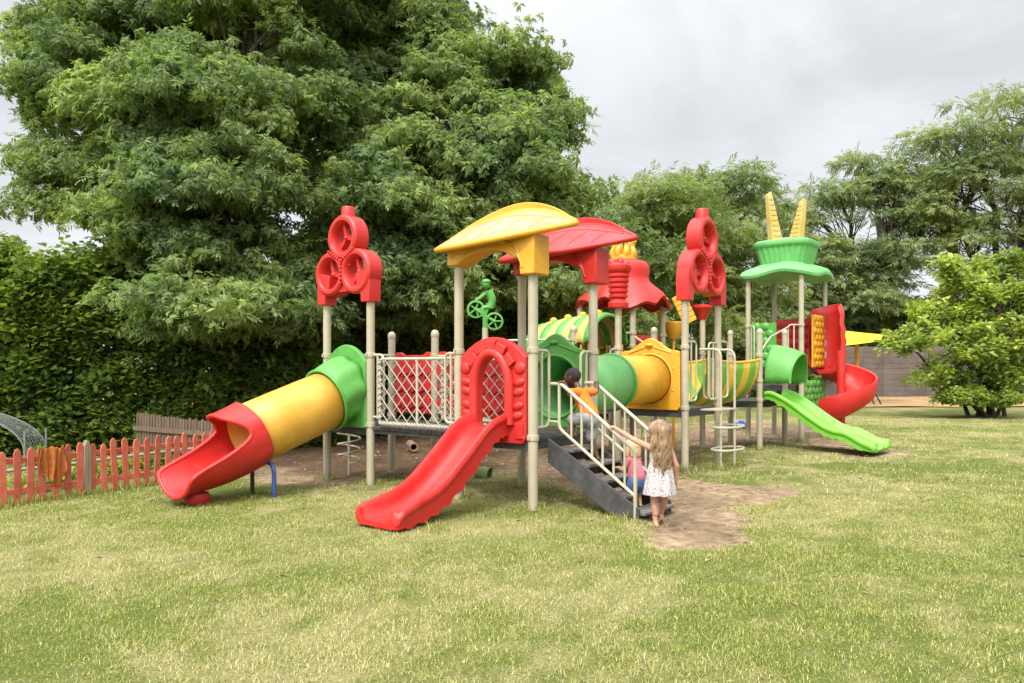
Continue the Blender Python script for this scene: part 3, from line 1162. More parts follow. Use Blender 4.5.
handle((-.0, .06), (-.0, .30), .93, 1.80)
handle((0, 1.17), (0, .95), .93, 1.80)
handle((-2.87, .15), (-2.66, .15), .93, 1.78)
handle((-2.87, 1.4), (-2.66, 1.38), .93, 1.78)
handle((-1.19, 0), (-1.36, .0), .93, 1.78)
handle((-.23, 4.30), (-.23, 4.62), 1.08, 2.02)
handle((-.23, 5.38), (-.23, 5.08), 1.08, 2.02)
handle((-.29, 5.45), (-.5, 5.48), 1.08, 1.92)
handle((-.45, 10.14), (-.62, 10.0), 1.75, 2.55)
handle((-1.55, 10.14), (-1.38, 10.0), 1.75, 2.55)
handle((-1.38, 4.22), (-1.6, 4.22), 1.1, 1.92)

# ------------------------------------------------------------------ trio of rings ornament
def trio(o, ux, s, label, hs):
    """o: centre foot point between two posts (x,y,z), ux: unit direction along the pair of posts"""
    ux = Vector((*ux, 0))
    th = Vector((0, 0, 1)).cross(ux)
    o = Vector(o)
    fn = lambda p, q, t: o + ux * p * s + Vector((0, 0, q * s)) + th * t
    D = .135
    N = 40
    mb = MB()
    cs = [(-.285, .43), (.285, .43), (0, .93)]
    for cx, cz in cs:
        ro, ri = .315, .215
        # turned ring with rounded edges: cross-section (radius, depth)
        sec = [(ri - .03, 0), (ri, -D * .8), (ri + .025, -D), (ro - .03, -D), (ro, -D * .78), (ro, D * .78), (ro - .03, D), (ri + .025, D), (ri, D * .8)]
        rings = [[fn(cx + r * math.cos(2 * PI * k / N), cz + r * math.sin(2 * PI * k / N), t) for r, t in sec] for k in range(N)]
        mb.loft(rings, True, False, True)
        for j in range(3):                       # wheel spokes and hub
            a = PI / 2 + j * 2 * PI / 3 + .3
            mb.obox(fn(cx + .11 * math.cos(a), cz + .11 * math.sin(a), 0), (ux * math.cos(a) + Vector((0, 0, math.sin(a)))) * .11 * s,
                    (ux * -math.sin(a) + Vector((0, 0, math.cos(a)))) * .028 * s, th * .04)
        rot = Vector((0, 0, 1)).rotation_difference(th).to_matrix()
        mb.ball(fn(cx, cz, 0), .05 * s, .05 * s, .07, rot=rot)
    # web in the middle and the row of knobs along the joints
    mb.prism([(-.13, .52), (.13, .52), (.10, .72), (-.10, .72)], lambda p, q: fn(p, q, -.09), th * .18)
    mb.prism([(-.16, .16), (.16, .16), (.08, .36), (-.08, .36)], lambda p, q: fn(p, q, -.09), th * .18)
    for (x0, z0, x1, z1) in ((-.02, .60, -.26, .74), (.02, .60, .26, .74), (0, .56, 0, .28)):
        for k in range(6):
            t = k / 5
            for sg in (-1, 1):
                mb.ball(fn(x0 + (x1 - x0) * t, z0 + (z1 - z0) * t, sg * (D + .005)), .022, .022, .022, n=8, m=5)
    # feet over the posts and the stub on top
    for sg in (-1, 1):
        sx = sg * hs / s
        pl_ = [(sx + .085 * sg, 0), (sx + .09 * sg, .10), (sx + .095 * sg, .30), (sx + .06 * sg, .46), (sx - .2 * sg, .40), (sx - .16 * sg, .16), (sx - .09 * sg, .11), (sx - .085 * sg, 0)]
        mb.prism(pl_, lambda p, q: fn(p, q, -.105), th * .21)
    mb.lathe([(.105 * s, 0), (.10 * s, .05 * s), (.09 * s, .16 * s), (.085 * s, .17 * s), (.001, .172 * s)], fn(0, 1.2, 0), 20)
    return part('ring_ornament', mb, RED, label=label, bevel=.008)


trio((-3.41, .15, 2.51), (1, 0), 1.0, 'three red rings over the tube slide tower', .48)
trio((-.23, 4.835, 2.66), (0, 1), 1.12, 'three red rings over the middle tower', .615)

# ------------------------------------------------------------------ leaf shaped roofs on arched beams
def leaf_roof(a0, a1, b, col, rim, label):
    """beam between posts at a0 and a1 along x at y=b and a leaf shaped canopy above"""
    ca = (a0 + a1) / 2 + .025
    HL = 1.06
    NS, NT = 40, 14

    def wid(s):
        s = max(-1, min(1, s + .14 * (1 - s * s)))
        return max(0, 1 - abs(s) ** 1.9) ** .95

    def surf(s, t, lift=0.0):
        w = wid(s)
        y = b + .10 + .46 * w * (2 * t - 1)
        z = 3.13 + .045 * s + w * (-.12 + .51 * t ** .92) + .035 * math.sin(PI * t) * w
        return Vector((ca + HL * s, y, z + lift))

    S = [-1 + 2 * i / NS for i in range(NS + 1)]
    mb = MB()
    rows = [[surf(s, j / NT) for j in range(NT + 1)] for s in S]
    mb.grid(rows)
    rf = part('roof', mb, col, label=label, solid=.035, smooth=60)
    # rim bead all round, thicker at the back
    edge = [surf(s, 0) for s in S] + [surf(s, 1) for s in S[::-1]][1:-1]
    part('roof_rim', MB().tube(edge, .036, 10, loop=True), rim, rf)
    # raised back lip
    lip = []
    for s in S[1:-1]:
        w = wid(s)
        p = surf(s, 1)
        lip.append([p + Vector((0, -.01, -.02)), p + Vector((0, -.015, .01 + .10 * w)), p + Vector((0, .045, .01 + .10 * w)), p + Vector((0, .05, -.02))])
    part('roof_lip', MB().loft(lip), rim, rf, bevel=.01)
    # moulded seams: a long curve and short cross grooves
    sm = MB()
    sm.tube([surf(-.82 + 1.64 * i / 24, .62 + .05 * math.sin(i / 24 * PI), .017) for i in range(25)], .014, 6)
    sm.tube([surf(-.88 + 1.76 * i / 24, .80 + .05 * math.sin(i / 24 * PI), .017) for i in range(25)], .009, 6)
    for k in range(5):
        s = -.62 + k * .29
        sm.tube([surf(s + .05 * j / 6, .10 + .50 * j / 6, .014) for j in range(7)], .012, 6)
    part('seam', sm, rim, rf)
    # arched beam
    L0, L1 = a0 - .09, a1 + .10
    zl, zr = 2.83, 2.64
    low = []
    n = 22
    for i in range(n + 1):
        t = i / n
        x = a0 + .085 + (a1 - .12 - a0 - .085) * t
        z = zl + (2.82 - zl) * t + .16 * max(0, math.sin(PI * t)) ** .8 - (.03 * t)
        low.append((x, z))
    poly = [(L0, zl)] + [(a0 + .08, zl)] + low[1:-1] + [(a1 - .11, 2.86), (a1 - .10, zr), (L1, zr)]
    m2 = 14
    for i in range(m2 + 1):
        t = i / m2
        x = L1 + (L0 - L1) * t
        s = (x - ca) / HL
        w = wid(s)
        poly.append((x, surf(s, max(0, min(1, ((-.12 - .10) / (.46 * max(w, .05)) + 1) / 2))).z - .022))
    mbb = MB().prism(poly, lambda p, q: (p, b - .12, q), (0, .30, 0))
    part('roof_beam', mbb, rim, rf, bevel=.018)
    rib = MB()
    for k in (0, 1):
        pts = [(a1 - .06 - .02 * k, 2.72 + .07 * k), (a1 - .14 - .05 * k, 2.93), (a1 - .30 - .1 * k, 3.03 + .015 * k), (a1 - .58 - .12 * k, 3.075 + .01 * k)]
        rib.tube(smooth_path([(p, b - .122, q) for p, q in pts], 6), .014, 6)
        pts = [(a0 - .02, 2.92 + .05 * k), (a0 + .12, 3.01 + .03 * k), (a0 + .3, 3.055 + .02 * k)]
        rib.tube(smooth_path([(p, b - .122, q) for p, q in pts], 6), .012, 6)
    part('moulding', rib, rim, rf)
    return rf


leaf_roof(-1.13, 0, 0, CREAM, YEL, 'faded yellow leaf shaped roof with golden rim')
leaf_roof(-1.10, 0.02, 1.23, REDF, RED, 'red leaf shaped roof')

# ------------------------------------------------------------------ red arch panel and red open slide
def slide(x, path, w, wall, mat, label, lanes=1, thick=.05, flare=True, skirt=.05, M=None):
    """open slide: path of (y,z) bed points, cross-section across x"""
    pts = smooth_path([(x, y, z) for y, z in path], 12)
    n = len(pts)
    rings = []
    for i, p in enumerate(pts):
        t = (pts[min(i + 1, n - 1)] - pts[max(i - 1, 0)]).normalized()
        up = Vector((1, 0, 0)).cross(t)
        if up.z < 0:
            up = -up
        k = i / (n - 1)
        h = wall * (1 - .45 * max(0, (k - .86) / .14)) * (.8 + .2 * min(1, k / .08))
        fl = .07 * max(0, (k - .80) / .20) ** 1.5 if flare else 0
        hw = w / 2 + fl
        if k > .965:
            hw *= 1 - .16 * ((k - .965) / .035) ** 2
            h *= 1 - .35 * (k - .965) / .035
        sk = skirt * (1 + .30 * math.sin(i * .75)) if .12 < k < .93 else skirt * .8
        sec = [(-hw + .16, 0), (-hw + .10, .015), (-hw + .062, .055), (-hw + .045, .11), (-hw + .04, max(.12, h - .02)), (-hw + .02, h + .004), (-hw - .012, h), (-hw - .03, h - .03), (-hw - .022, h - .075), (-hw + .0, h - .09), (-hw + .006, -sk), (-hw + .03, -sk),
               (-hw + .045, -.045)]
        right = [(-a, b) for a, b in sec[::-1]]
        bed = []
        if lanes == 2:
            bed = [(-.055, 0), (-.03, .05), (.03, .05), (.055, 0)]
        # outline runs: left wall inner bottom -> ... -> left underside, then right mirrored, then the bed back
        out = sec + right + bed[::-1]
        rings.append([p + Vector((1, 0, 0)) * a + up * b for a, b in out])
    mb = MB().loft(rings)
    if M:
        mb.xf(M)
    return part('slide', mb, mat, label=label, smooth=50)


sl_ = slide(-.565, [(.02, .87), (-.16, .86), (-.34, .775), (-.66, .515), (-.96, .29), (-1.2, .165), (-1.45, .10), (-1.80, .085)], .52, .20, RED, 'red open slide below the yellow roof')
ft = MB().lathe([(.001, 0), (.16, 0), (.16, .08), (.001, .08)], (-.565, -1.62, 0), 20)
part('foot', ft, RED, sl_)

# panel with an arched opening
out_, inn_ = [], []
N = 48
for k in range(N):
    a = -PI / 2 + 2 * PI * k / N
    ca_, sa_ = math.cos(a), math.sin(a)
    # outer: rounded top silhouette, square below
    zc = 1.32
    ext = min(.50 / max(abs(ca_), 1e-6), (.58 if sa_ < 0 else .66) / max(abs(sa_), 1e-6))
    px_, pz_ = ca_ * ext, sa_ * ext
    if pz_ > .38:
        pz_ = .40 + .24 * max(0, math.cos(px_ / .50 * PI / 2)) ** .8
    out_.append((-.565 + px_, zc + pz_))
    hw, top = .215, .40
    if sa_ < 0:
        e2 = min(hw / max(abs(ca_), 1e-6), .44 / max(-sa_, 1e-6))
        inn_.append((-.565 + ca_ * e2, zc + sa_ * e2))
    else:
        inn_.append((-.565 + ca_ * hw, zc + sa_ * top))
pn = MB().holed(out_, inn_, lambda p, q: (p, -.045, q), (0, .09, 0))
pan = part('panel', pn, RED, label='red arch panel at the head of the open slide', bevel=.014)
arch = [(-.565 + .27 * math.cos(PI - PI * i / 24), -.055, 1.36 + .42 * math.sin(PI * i / 24)) for i in range(25)]
arch = [(-.835, -.055, .95)] + [(-.835, -.055, 1.15)] + arch + [(-.295, -.055, 1.15), (-.295, -.055, .95)]
rim = MB().tube(arch, .062, 12)
for k in range(5):                                       # angular tiles over the arch
    a = PI * (.22 + .56 * k / 4)
    c = Vector((-.565 + .36 * math.cos(a), -.06, 1.40 + .48 * math.sin(a)))
    rim.obox(c, Vector((math.sin(a), 0, -math.cos(a))) * .075, Vector((math.cos(a), 0, math.sin(a))) * .045, (0, .035, .012))
for sx in (-1, 1):                                       # bulges down both sides
    for k, (z, rz) in enumerate(((1.60, .075), (1.44, .05), (1.33, .05), (1.17, .05), (1.06, .05))):
        rim.ball((-.565 + sx * (.415 - .01 * k), -.045, z), .085, .035, rz, rot=Matrix.Rotation(-.25 * sx, 3, 'Y'))
    rim.box(-.565 + sx * .41 - .05, -.565 + sx * .41 + .05, -.065, -.046, .80, .98)
part('moulding', rim, RED, pan, bevel=.008)
part('bolt', MB().lathe([(.018, 0), (.018, .012), (.001, .014)], (-.12, -.045, .82), 10, (0, -1, 0)), RAIL, pan)

# ------------------------------------------------------------------ tube slide
TX = -3.41
def tube_ring(c, t, r, n=36, lob=0.0, a0=0, a1=2 * PI, k=8):
    t = Vector(t).normalized()
    rt = Vector((1, 0, 0))
    up = rt.cross(t)
    if up.z < 0:
        up = -up
    m = n if abs(a1 - a0 - 2 * PI) < 1e-6 else n + 1
    return [Vector(c) + (rt * math.sin(a0 + (a1 - a0) * i / n) + up * -math.cos(a0 + (a1 - a0) * i / n)) * (r * (1 + lob * math.cos(k * (a0 + (a1 - a0) * i / n)))) for i in range(m)]


ts = part('tube_slide', MB().loft([tube_ring((TX, y, 1.16 + (y + .22) * .335), (0, 1, .335), r) for y, r in ((-.20, .385), (-.6, .388), (-1.0, .388), (-1.46, .385))], True, False), TUBEY, label='closed tube slide, golden in the middle', solid=.02)
# green collar with its flange panel
col_ = []
for i in range(7):
    k = i / 6
    y = .11 - .36 * k
    z = 1.31 - .02 * k - .13 * k * k
    col_.append(tube_ring((TX, y, z), (0, 1, .10 + .24 * k), .44 - .02 * k, 64, .045 * (1 - k * .55)))
cb = MB().loft(col_, True, False)
part('collar', cb, GRN, ts, 'green collar at the head of the tube slide', solid=.025, smooth=50)
part('collar_rim', MB().tube(tube_ring((TX, -.245, 1.158), (0, 1, .335), .425, 48), .024, 8, loop=True), GRN, ts)
fo, fi = [], []
for k in range(48):
    a = 2 * PI * k / 48
    c_, s_ = math.cos(a), math.sin(a)
    e = min(.44 / max(abs(c_), 1e-6), (.56 if s_ < 0 else .58) / max(abs(s_), 1e-6))
    x_, z_ = c_ * e, s_ * e
    if z_ > .3:
        z_ = .36 + .24 * max(0, math.cos(x_ / .44 * PI / 2)) ** .9
    fo.append((TX + x_, 1.33 + z_))
    fi.append((TX + .37 * c_, 1.30 + .37 * s_))
part('panel', MB().holed(fo, fi, lambda p, q: (p, .09, q), (0, .07, 0)), GRN, ts, 'green arched panel behind the collar', bevel=.012)
# red open end: a visor on top, sides cut back, a trough running out below
def sstep(a, b, x):
    t = max(0, min(1, (x - a) / (b - a)))
    return t * t * (3 - 2 * t)


def chute_pt(k, a):
    """k along the chute 0..1, a = angle from straight down"""
    aa = abs(a)
    yend = -2.38 + .80 * sstep(R(62), R(108), aa) - .20 * sstep(R(112), R(165), aa)
    y = -1.40 + (yend + 1.40) * k
    kk = (-1.40 - y) / .98
    zbot = .355 - .43 * kk + .20 * kk * kk
    rr = .415 - .01 * kk
    sl2 = (.43 - .40 * kk) / .98
    fl = 1 + .08 * max(0, (kk - .7) / .3) ** 2
    lob = .035 * max(0, 1 - kk / .45) * max(0, math.cos(aa * 6)) * (aa > 1.0)
    t = Vector((0, 1, sl2)).normalized()
    up = Vector((1, 0, 0)).cross(t)
    up = up if up.z > 0 else -up
    return Vector((TX, y, zbot + rr)) + (Vector((1, 0, 0)) * math.sin(a) + up * -math.cos(a)) * rr * fl * (1 + lob)


rings = [[chute_pt(i / 30, -PI + 2 * PI * j / 72) for j in range(73)] for i in range(31)]
ch = part('chute', MB().grid(rings), RED, ts, 'red open end of the tube slide', solid=.035, smooth=60)
part('chute_rim', MB().tube(rings[-1][:-1], .027, 8, loop=True), RED, ts)
part('foot', MB().lathe([(.001, 0), (.13, 0), (.15, .06), (.13, .12), (.001, .12)], (TX, -2.1, 0), 20), RED, ts)
sf = MB().tube(fillet([(TX + .34, -1.28, 0), (TX + .34, -1.28, .40), (TX + .05, -1.28, .44)], .12, 5), .026, 10)
part('support_leg', sf, BLUE, ts, 'blue bent support leg')
part('support_leg', MB().tube(fillet([(TX - .14, -1.28, 0), (TX - .14, -1.28, .36), (TX + .05, -1.28, .44)], .08, 5), .026, 10), BLACK, ts, 'black support leg')

# ------------------------------------------------------------------ spiral climbing pole under the left tower
sp = MB().tube([(-4.1, .72, -.05), (-4.1, .72, 1.75), (-4.1, .85, 1.8), (-3.92, 1.38, 1.8)], .02, 8)
hel = [(-4.1 + .17 * math.cos(t), .72 + .17 * math.sin(t), .17 + t * .026) for t in [i * .25 for i in range(0, 230)]]
hel = [(-4.1, .72, .14)] + hel + [(-4.1, .72, hel[-1][2] + .02)]
sp.tube(hel, .0145, 6)
part('spiral_climber', sp, RAIL)

# ------------------------------------------------------------------ bridge with rope net sides and red panels
def net(x0, x1, y, z0, z1, step=.15):
    fr = MB().tube(fillet([(x0, y, z0), (x0, y, z1), (x1, y, z1), (x1, y, z0), (x0, y, z0)], .06, 4), .02, 8)
    fr.tube([((x0 + x1) / 2, y, z0), ((x0 + x1) / 2, y, z1)], .018, 8)
    f = part('net_frame', fr, RAIL)
    mb = MB()
    W_, H_ = x1 - x0, z1 - z0
    k = -H_
    while k < W_:
        for sg in (0, 1):
            p = []
            for (u, v) in ((k, 0), (k + H_, H_)):
                p.append((u, v))
            (u0, v0), (u1, v1) = p
            if u0 < 0:
                v0 += -u0
                u0 = 0
            if u1 > W_:
                v1 -= u1 - W_
                u1 = W_
            if v1 - v0 > .02:
                if sg:
                    u0, u1 = W_ - u0, W_ - u1
                mb.tube([(x0 + u0, y + .006 * (1 - 2 * sg), z0 + v0), (x0 + u1, y + .006 * (1 - 2 * sg), z0 + v1)], .0068, 6)
        k += step * 1.28
    # lashing turned round the lower bar
    pts = [(x0 + W_ * i / 160, y + .028 * math.cos(i * 1.1), z0 + .028 * math.sin(i * 1.1)) for i in range(161)]
    mb.tube(pts, .009, 5)
    pts = [(x0 + .028 * math.cos(i * 1.1), y + .028 * math.sin(i * 1.1), z0 + H_ * i / 60) for i in range(61)]
    mb.tube(pts, .009, 5)
    part('rope_net', mb, ROPE, f)
    return f


net(-2.66, -1.22, .08, .86, 1.72)
net(-2.66, -1.22, 1.28, .86, 1.72)
bd = MB()
for k in range(9):
    x0 = -2.9 + k * .195
    bd.box(x0, x0 + .18, .13, 1.26, Z1 - .045, Z1)
bd.box(-2.9, -1.16, .16, .20, Z1 - .10, Z1 - .046).box(-2.9, -1.16, 1.18, 1.22, Z1 - .10, Z1 - .046)
part('bridge_floor', bd, DECK, bevel=.005)


def red_panel(p0, p1, z0, z1):
    """wavy topped barrier panel with moulded relief between two plan points"""
    p0, p1 = Vector((*p0, 0)), Vector((*p1, 0))
    u = (p1 - p0)
    L_ = u.length
    u.normalize()
    th = Vector((0, 0, 1)).cross(u)
    top = []
    for i in range(25):
        t = i / 24
        bumpz = .055 * (1 / (1 + math.exp(-(abs(t - .5) - .30) * 45)))
        top.append((L_ * t, z1 - .055 + bumpz + .015 * math.cos((t - .5) * PI)))
    mb = MB().prism([(0, z0)] + top + [(L_, z0)], lambda p, q: p0 + u * p + Vector((0, 0, q)), th * .05)
    for r_ in range(3):
        for c_ in range(5):
            c = p0 + u * (L_ * (c_ + .5 + .25 * (r_ % 2) - .12) / 5) + Vector((0, 0, z0 + .16 + r_ * .25))
            mb.obox(c - th * .005, u * .07 + Vector((0, 0, .03)), Vector((0, 0, .075)) - u * .02, -th * .022)
            mb.obox(c + th * .055, u * .07 + Vector((0, 0, .03)), Vector((0, 0, .075)) - u * .02, th * .022)
    return part('panel', mb, RED, bevel=.012, label='red barrier panel at the back of the rope bridge')


red_panel((-3.80, 1.40), (-3.0, 1.40), .9, 1.84)
red_panel((-2.86, 1.40), (-2.04, 1.38), .9, 1.84)
red_panel((-2.0, 1.38), (-1.2, 1.34), .9, 1.84)

# ------------------------------------------------------------------ stairs
NST = 5
SY0, SY1 = .28, .95
SLEN = 1.14
st = MB()
for y in (SY0 - .03, SY1):
    prof = [(.02, .80), (.02, .52), (.93, -.02), (1.20, -.02), (1.20, .12), (1.10, .18)]
    st.prism(prof, lambda p, q: (p, y, q), (0, .03, 0))
TREADM = paint('dusty grey tread', (.075, .07, .064), (.19, .17, .145), 5, .85)
stair = part('stair', st, DECK, label='dark stair with cream handrails', bevel=.005)
for k in range(NST):
    z = Z1 * (NST - k - .5) / NST - .02
    z = .68 - k * .15
    x = .08 + k * .228
    part('tread', MB().box(x, x + .26, SY0 + .003, SY1 - .003, z - .03, z).box(x + .002, x + .02, SY0 + .003, SY1 - .003, z - .17, z - .031), TREADM, stair, bevel=.004)
TREADS = [(.08 + k * .228, .68 - k * .15) for k in range(NST)]


def stair_rail(y):
    top = [(.06, 1.42), (.20, 1.42), (1.02, .82), (1.15, .73), (1.15, -.02)]
    mb = MB().tube(fillet([(x, y, z) for x, z in top], .09, 5), .021, 10)
    lo = [(.06, .98), (.17, .98), (.17, .95), (.20, .90), (1.15, .25)]
    mb.tube(fillet([(.17, y, 1.42), (.17, y, .92), (1.15, y, .25)], .06, 4), .018, 8)
    mb.tube([(.03, y, .99), (.17, y, .99)], .017, 8)
    for k in range(1, 7):
        x = .20 + k * .137
        zt = 1.42 - (x - .20) * (.60 / .82)
        zb = .905 - (x - .17) * (.66 / .98)
        mb.tube([(x, y, zb), (x, y, zt)], .0135, 8)
    return part('handrail', mb, RAIL, stair)


stair_rail(SY0 - .015)
stair_rail(SY1 + .015)

# ------------------------------------------------------------------ crawl tube with its two panels
def hole_panel(p0, p1, z0, z1, zc, r, mat, label, peak=.22, t=.07):
    p0, p1 = Vector((*p0, 0)), Vector((*p1, 0))
    u = p1 - p0
    L_ = u.length
    u.normalize()
    th = Vector((0, 0, 1)).cross(u)
    hw = L_ / 2
    o, i_ = [], []
    for k in range(64):
        a = 2 * PI * k / 64
        c_, s_ = math.cos(a), math.sin(a)
        e = min(hw / max(abs(c_), 1e-6), ((zc - z0) if s_ < 0 else (z1 - zc)) / max(abs(s_), 1e-6))
        x_, z_ = c_ * e, s_ * e
        if s_ > 0 and z_ > (z1 - zc) * .75:
            w = max(0, 1 - abs(x_) / (hw * .78))
            z_ = (z1 - zc) + peak * (w * w * (3 - 2 * w)) - .03 * (abs(x_) > hw * .9)
        o.append((hw + x_, zc + z_))
        i_.append((hw + r * c_, zc + r * s_))
    f3 = lambda p, q: p0 + u * p + Vector((0, 0, q)) - th * t / 2
    pl = part('panel', MB().holed(o, i_, f3, th * t), mat, label=label, bevel=.012)
    dec = MB()
    cen = p0 + u * hw
    for sg in (-1, 1):
        dec.tube(smooth_path([cen + u * (hw * .72 * x) + Vector((0, 0, z1 + .015 + peak * .62 * (1 - abs(x)) ** 1.0 - .055)) + th * sg * t * .5 for x in (-1, -.6, -.3, 0, .3, .6, 1)], 5), .016, 6)
        dec.ball(cen + Vector((0, 0, z1 + peak * .55 - .02)) + th * sg * t * .5, .07, .07, .035)
        ringp = [cen + (u * math.cos(2 * PI * k / 48) + Vector((0, 0, math.sin(2 * PI * k / 48)))) * (r + .03) + Vector((0, 0, zc)) + th * sg * (t * .5 + .004) for k in range(48)]
        dec.tube(ringp, .02, 8, loop=True)
        for k in range(8):
            a = 2 * PI * (k + .5) / 8
            dec.ball(cen + (u * math.cos(a) + Vector((0, 0, math.sin(a)))) * (r + .075) + Vector((0, 0, zc)) + th * sg * t * .5, .018, .018, .018, n=8, m=5)
    part('moulding', dec, mat, pl)
    return pl


hole_panel((-1.06, 1.23), (-.07, 1.23), .84, 1.84, 1.36, .375, GRN, 'green crawl tube panel at the top of the stair', .20)
hole_panel((-1.37, 4.22), (-.30, 4.22), .93, 1.88, 1.42, .375, YEL, 'yellow crawl tube panel below the red torch', .20)
q0, q1 = Vector((-.565, 1.27, 1.36)), Vector((-.835, 4.18, 1.42))
dv = (q1 - q0)


def tub(t0, t1, r, n=36):
    out = []
    for t, rr in ((t0, r), (t1, r)):
        c = q0 + dv * t
        x_ = dv.normalized().cross(Vector((0, 0, 1))).normalized()
        up = x_.cross(dv.normalized())
        out.append([c + (x_ * math.cos(2 * PI * k / n) + up * math.sin(2 * PI * k / n)) * rr for k in range(n)])
    return MB().loft(out, True, False)


ct = part('crawl_tube', tub(.0, .52, .385), MINT, label='green half of the crawl tube', solid=.02)
part('tube_rim', MB().tube(tub(.52, .54, .40).v[:36], .028, 8, loop=True), GRN, ct)
part('crawl_tube', tub(.525, 1.0, .37), YEL, label='yellow half of the crawl tube', solid=.02)

# ------------------------------------------------------------------ torch cap
tp = [(.13, 2.60), (.17, 2.61), (.175, 2.68), (.14, 2.72), (.12, 2.75)]
for k in range(5):
    z = 2.76 + k * .085
    r_ = .135 + k * .008
    tp += [(r_, z), (r_ + .022, z + .02), (r_ + .022, z + .055), (r_, z + .075)]
tp += [(.20, 3.20), (.215, 3.24), (.215, 3.30), (.18, 3.34), (.001, 3.34)]
tmb = MB().lathe(tp, (-1.44, 4.22, 0), 22)
for k in range(6):
    a = k * PI / 3 + .3
    tmb.ball((-1.44 + .12 * math.cos(a), 4.22 + .12 * math.sin(a), 3.34), .075, .06, .06 + .035 * (k % 2), rot=Matrix.Rotation(a, 3, 'Z'))
part('torch_cap', tmb, RED, label='red ribbed torch shaped cap on a post')
# red funnel cap on the post beyond the right ring trio
part('funnel_cap', MB().lathe([(.075, 2.50), (.09, 2.52), (.13, 2.66), (.2, 2.74), (.2, 2.80), (.001, 2.82)], (-1.65, 7.9, 0.1), 20), RED)

# ------------------------------------------------------------------ red hat roof with yellow crown
HC = Vector((-2.47, 6.12, 0))
rings = []
prof = [(.84, 2.86), (.87, 2.90), (.82, 2.98), (.72, 3.07), (.61, 3.18), (.53, 3.27), (.51, 3.36), (.53, 3.47), (.52, 3.57), (.45, 3.64), (.30, 3.68), (.001, 3.69)]
for r_, z in prof:
    ring = []
    for k in range(56):
        a = 2 * PI * k / 56
        sq = 1 / max(abs(math.cos(a)), abs(math.sin(a)))
        w = max(0, min(1, (r_ - .54) / .3))
        rr = r_ * (1 + (min(sq, 1.25) - 1) * .6 * w)
        zz = z + (.055 * math.sin(a * 8) + .05 * math.sin(a * 3 + 1)) * w - .10 * w * (abs(math.sin(2 * a)))
        ring.append(HC + Vector((.93 * rr * math.cos(a), .93 * rr * math.sin(a), zz)))
    rings.append(ring)
hr = part('hat_roof', MB().loft(rings, True, False), RED, label='red hat shaped roof with wavy brim', solid=.03, smooth=60)
cr = MB()
for k in range(8):
    a = 2 * PI * k / 8
    c = HC + Vector((.17 * math.cos(a), .17 * math.sin(a), 3.72))
    pts = smooth_path([c, c + Vector((.05 * math.cos(a), .05 * math.sin(a), .12)), c + Vector((.02 * math.cos(a + 1), .02 * math.sin(a + 1), .24)), c + Vector((.07 * math.cos(a), .07 * math.sin(a), .34 + .05 * (k % 2)))], 4)
    cr.tube(pts, [.07 - .03 * i / (len(pts) - 1) for i in range(len(pts))], 8)
cr.lathe([(.25, 3.62), (.25, 3.75), (.2, 3.78), (.001, 3.78)], HC, 20)
part('crown_ornament', cr, YEL, hr, 'yellow flame crown')

# quilted red panel below the hat roof
def quilt(p0, p1, z0, z1, mat, label, nx=5, nz=4):
    p0, p1 = Vector((*p0, 0)), Vector((*p1, 0))
    u = p1 - p0
    L_ = u.length
    u.normalize()
    th = Vector((0, 0, 1)).cross(u)
    mb = MB().prism([(0, z0), (L_, z0), (L_, z1), (0, z1)], lambda p, q: p0 + u * p + Vector((0, 0, q)) - th * .02, th * .04)
    dx, dz = L_ / nx, (z1 - z0) / nz
    for j in range(nz):
        for i in range(nx):
            off = .25 if j % 2 else -.25
            cxx = (i + .5 + off * .9) * dx
            if cxx < dx * .35 or cxx > L_ - dx * .35:
                continue
            c = p0 + u * cxx + Vector((0, 0, z0 + (j + .5) * dz))
            rot = Matrix((u, th, Vector((0, 0, 1)))).transposed()
            for sg in (-1, 1):
                mb.ball(c + th * sg * .02, dx * .46, .035, dz * .55, n=10, m=6, rot=rot @ Matrix.Rotation(.35 * (1 if (i + j) % 2 else -1), 3, 'Y'))
    return part('panel', mb, mat, label=label, smooth=60)


quilt((-1.99, 5.62), (-1.99, 6.64), 1.55, 2.22, RED, 'red quilted panel under the hat roof')

# yellow fan ornament on a post behind the ring trio
yo = MB()
oc = Vector((-1.9, 7.1, 0))
yo.tube([oc + Vector((0, 0, 0)), oc + Vector((0, 0, 2.2))], .03, 8)
yo.lathe([(.03, 2.15), (.10, 2.2), (.15, 2.32), (.24, 2.46), (.25, 2.52), (.001, 2.53)], oc, 18)
for k in range(6):
    c_ = oc + Vector((.18, .1, 2.78)) + Vector((-.10, -.06, .26)) * (k / 2.5 - 1) * .9
    yo.obox(c_, (.105, .066, .066), (-.03, .05, 0), Vector((-.10, -.06, .26)) * .16)
yo.obox(oc + Vector((.18, .1, 2.78)), (.085, .053, .053), (-.02, .033, 0), (-.10, -.06, .26))
yo.tube(smooth_path([oc + Vector((-.22, -.1, 2.5)), oc + Vector((-.25, -.12, 2.8)), oc + Vector((-.1, -.05, 3.0))], 5), .045, 8)
part('fan_ornament', yo, YEL, bevel=.01)

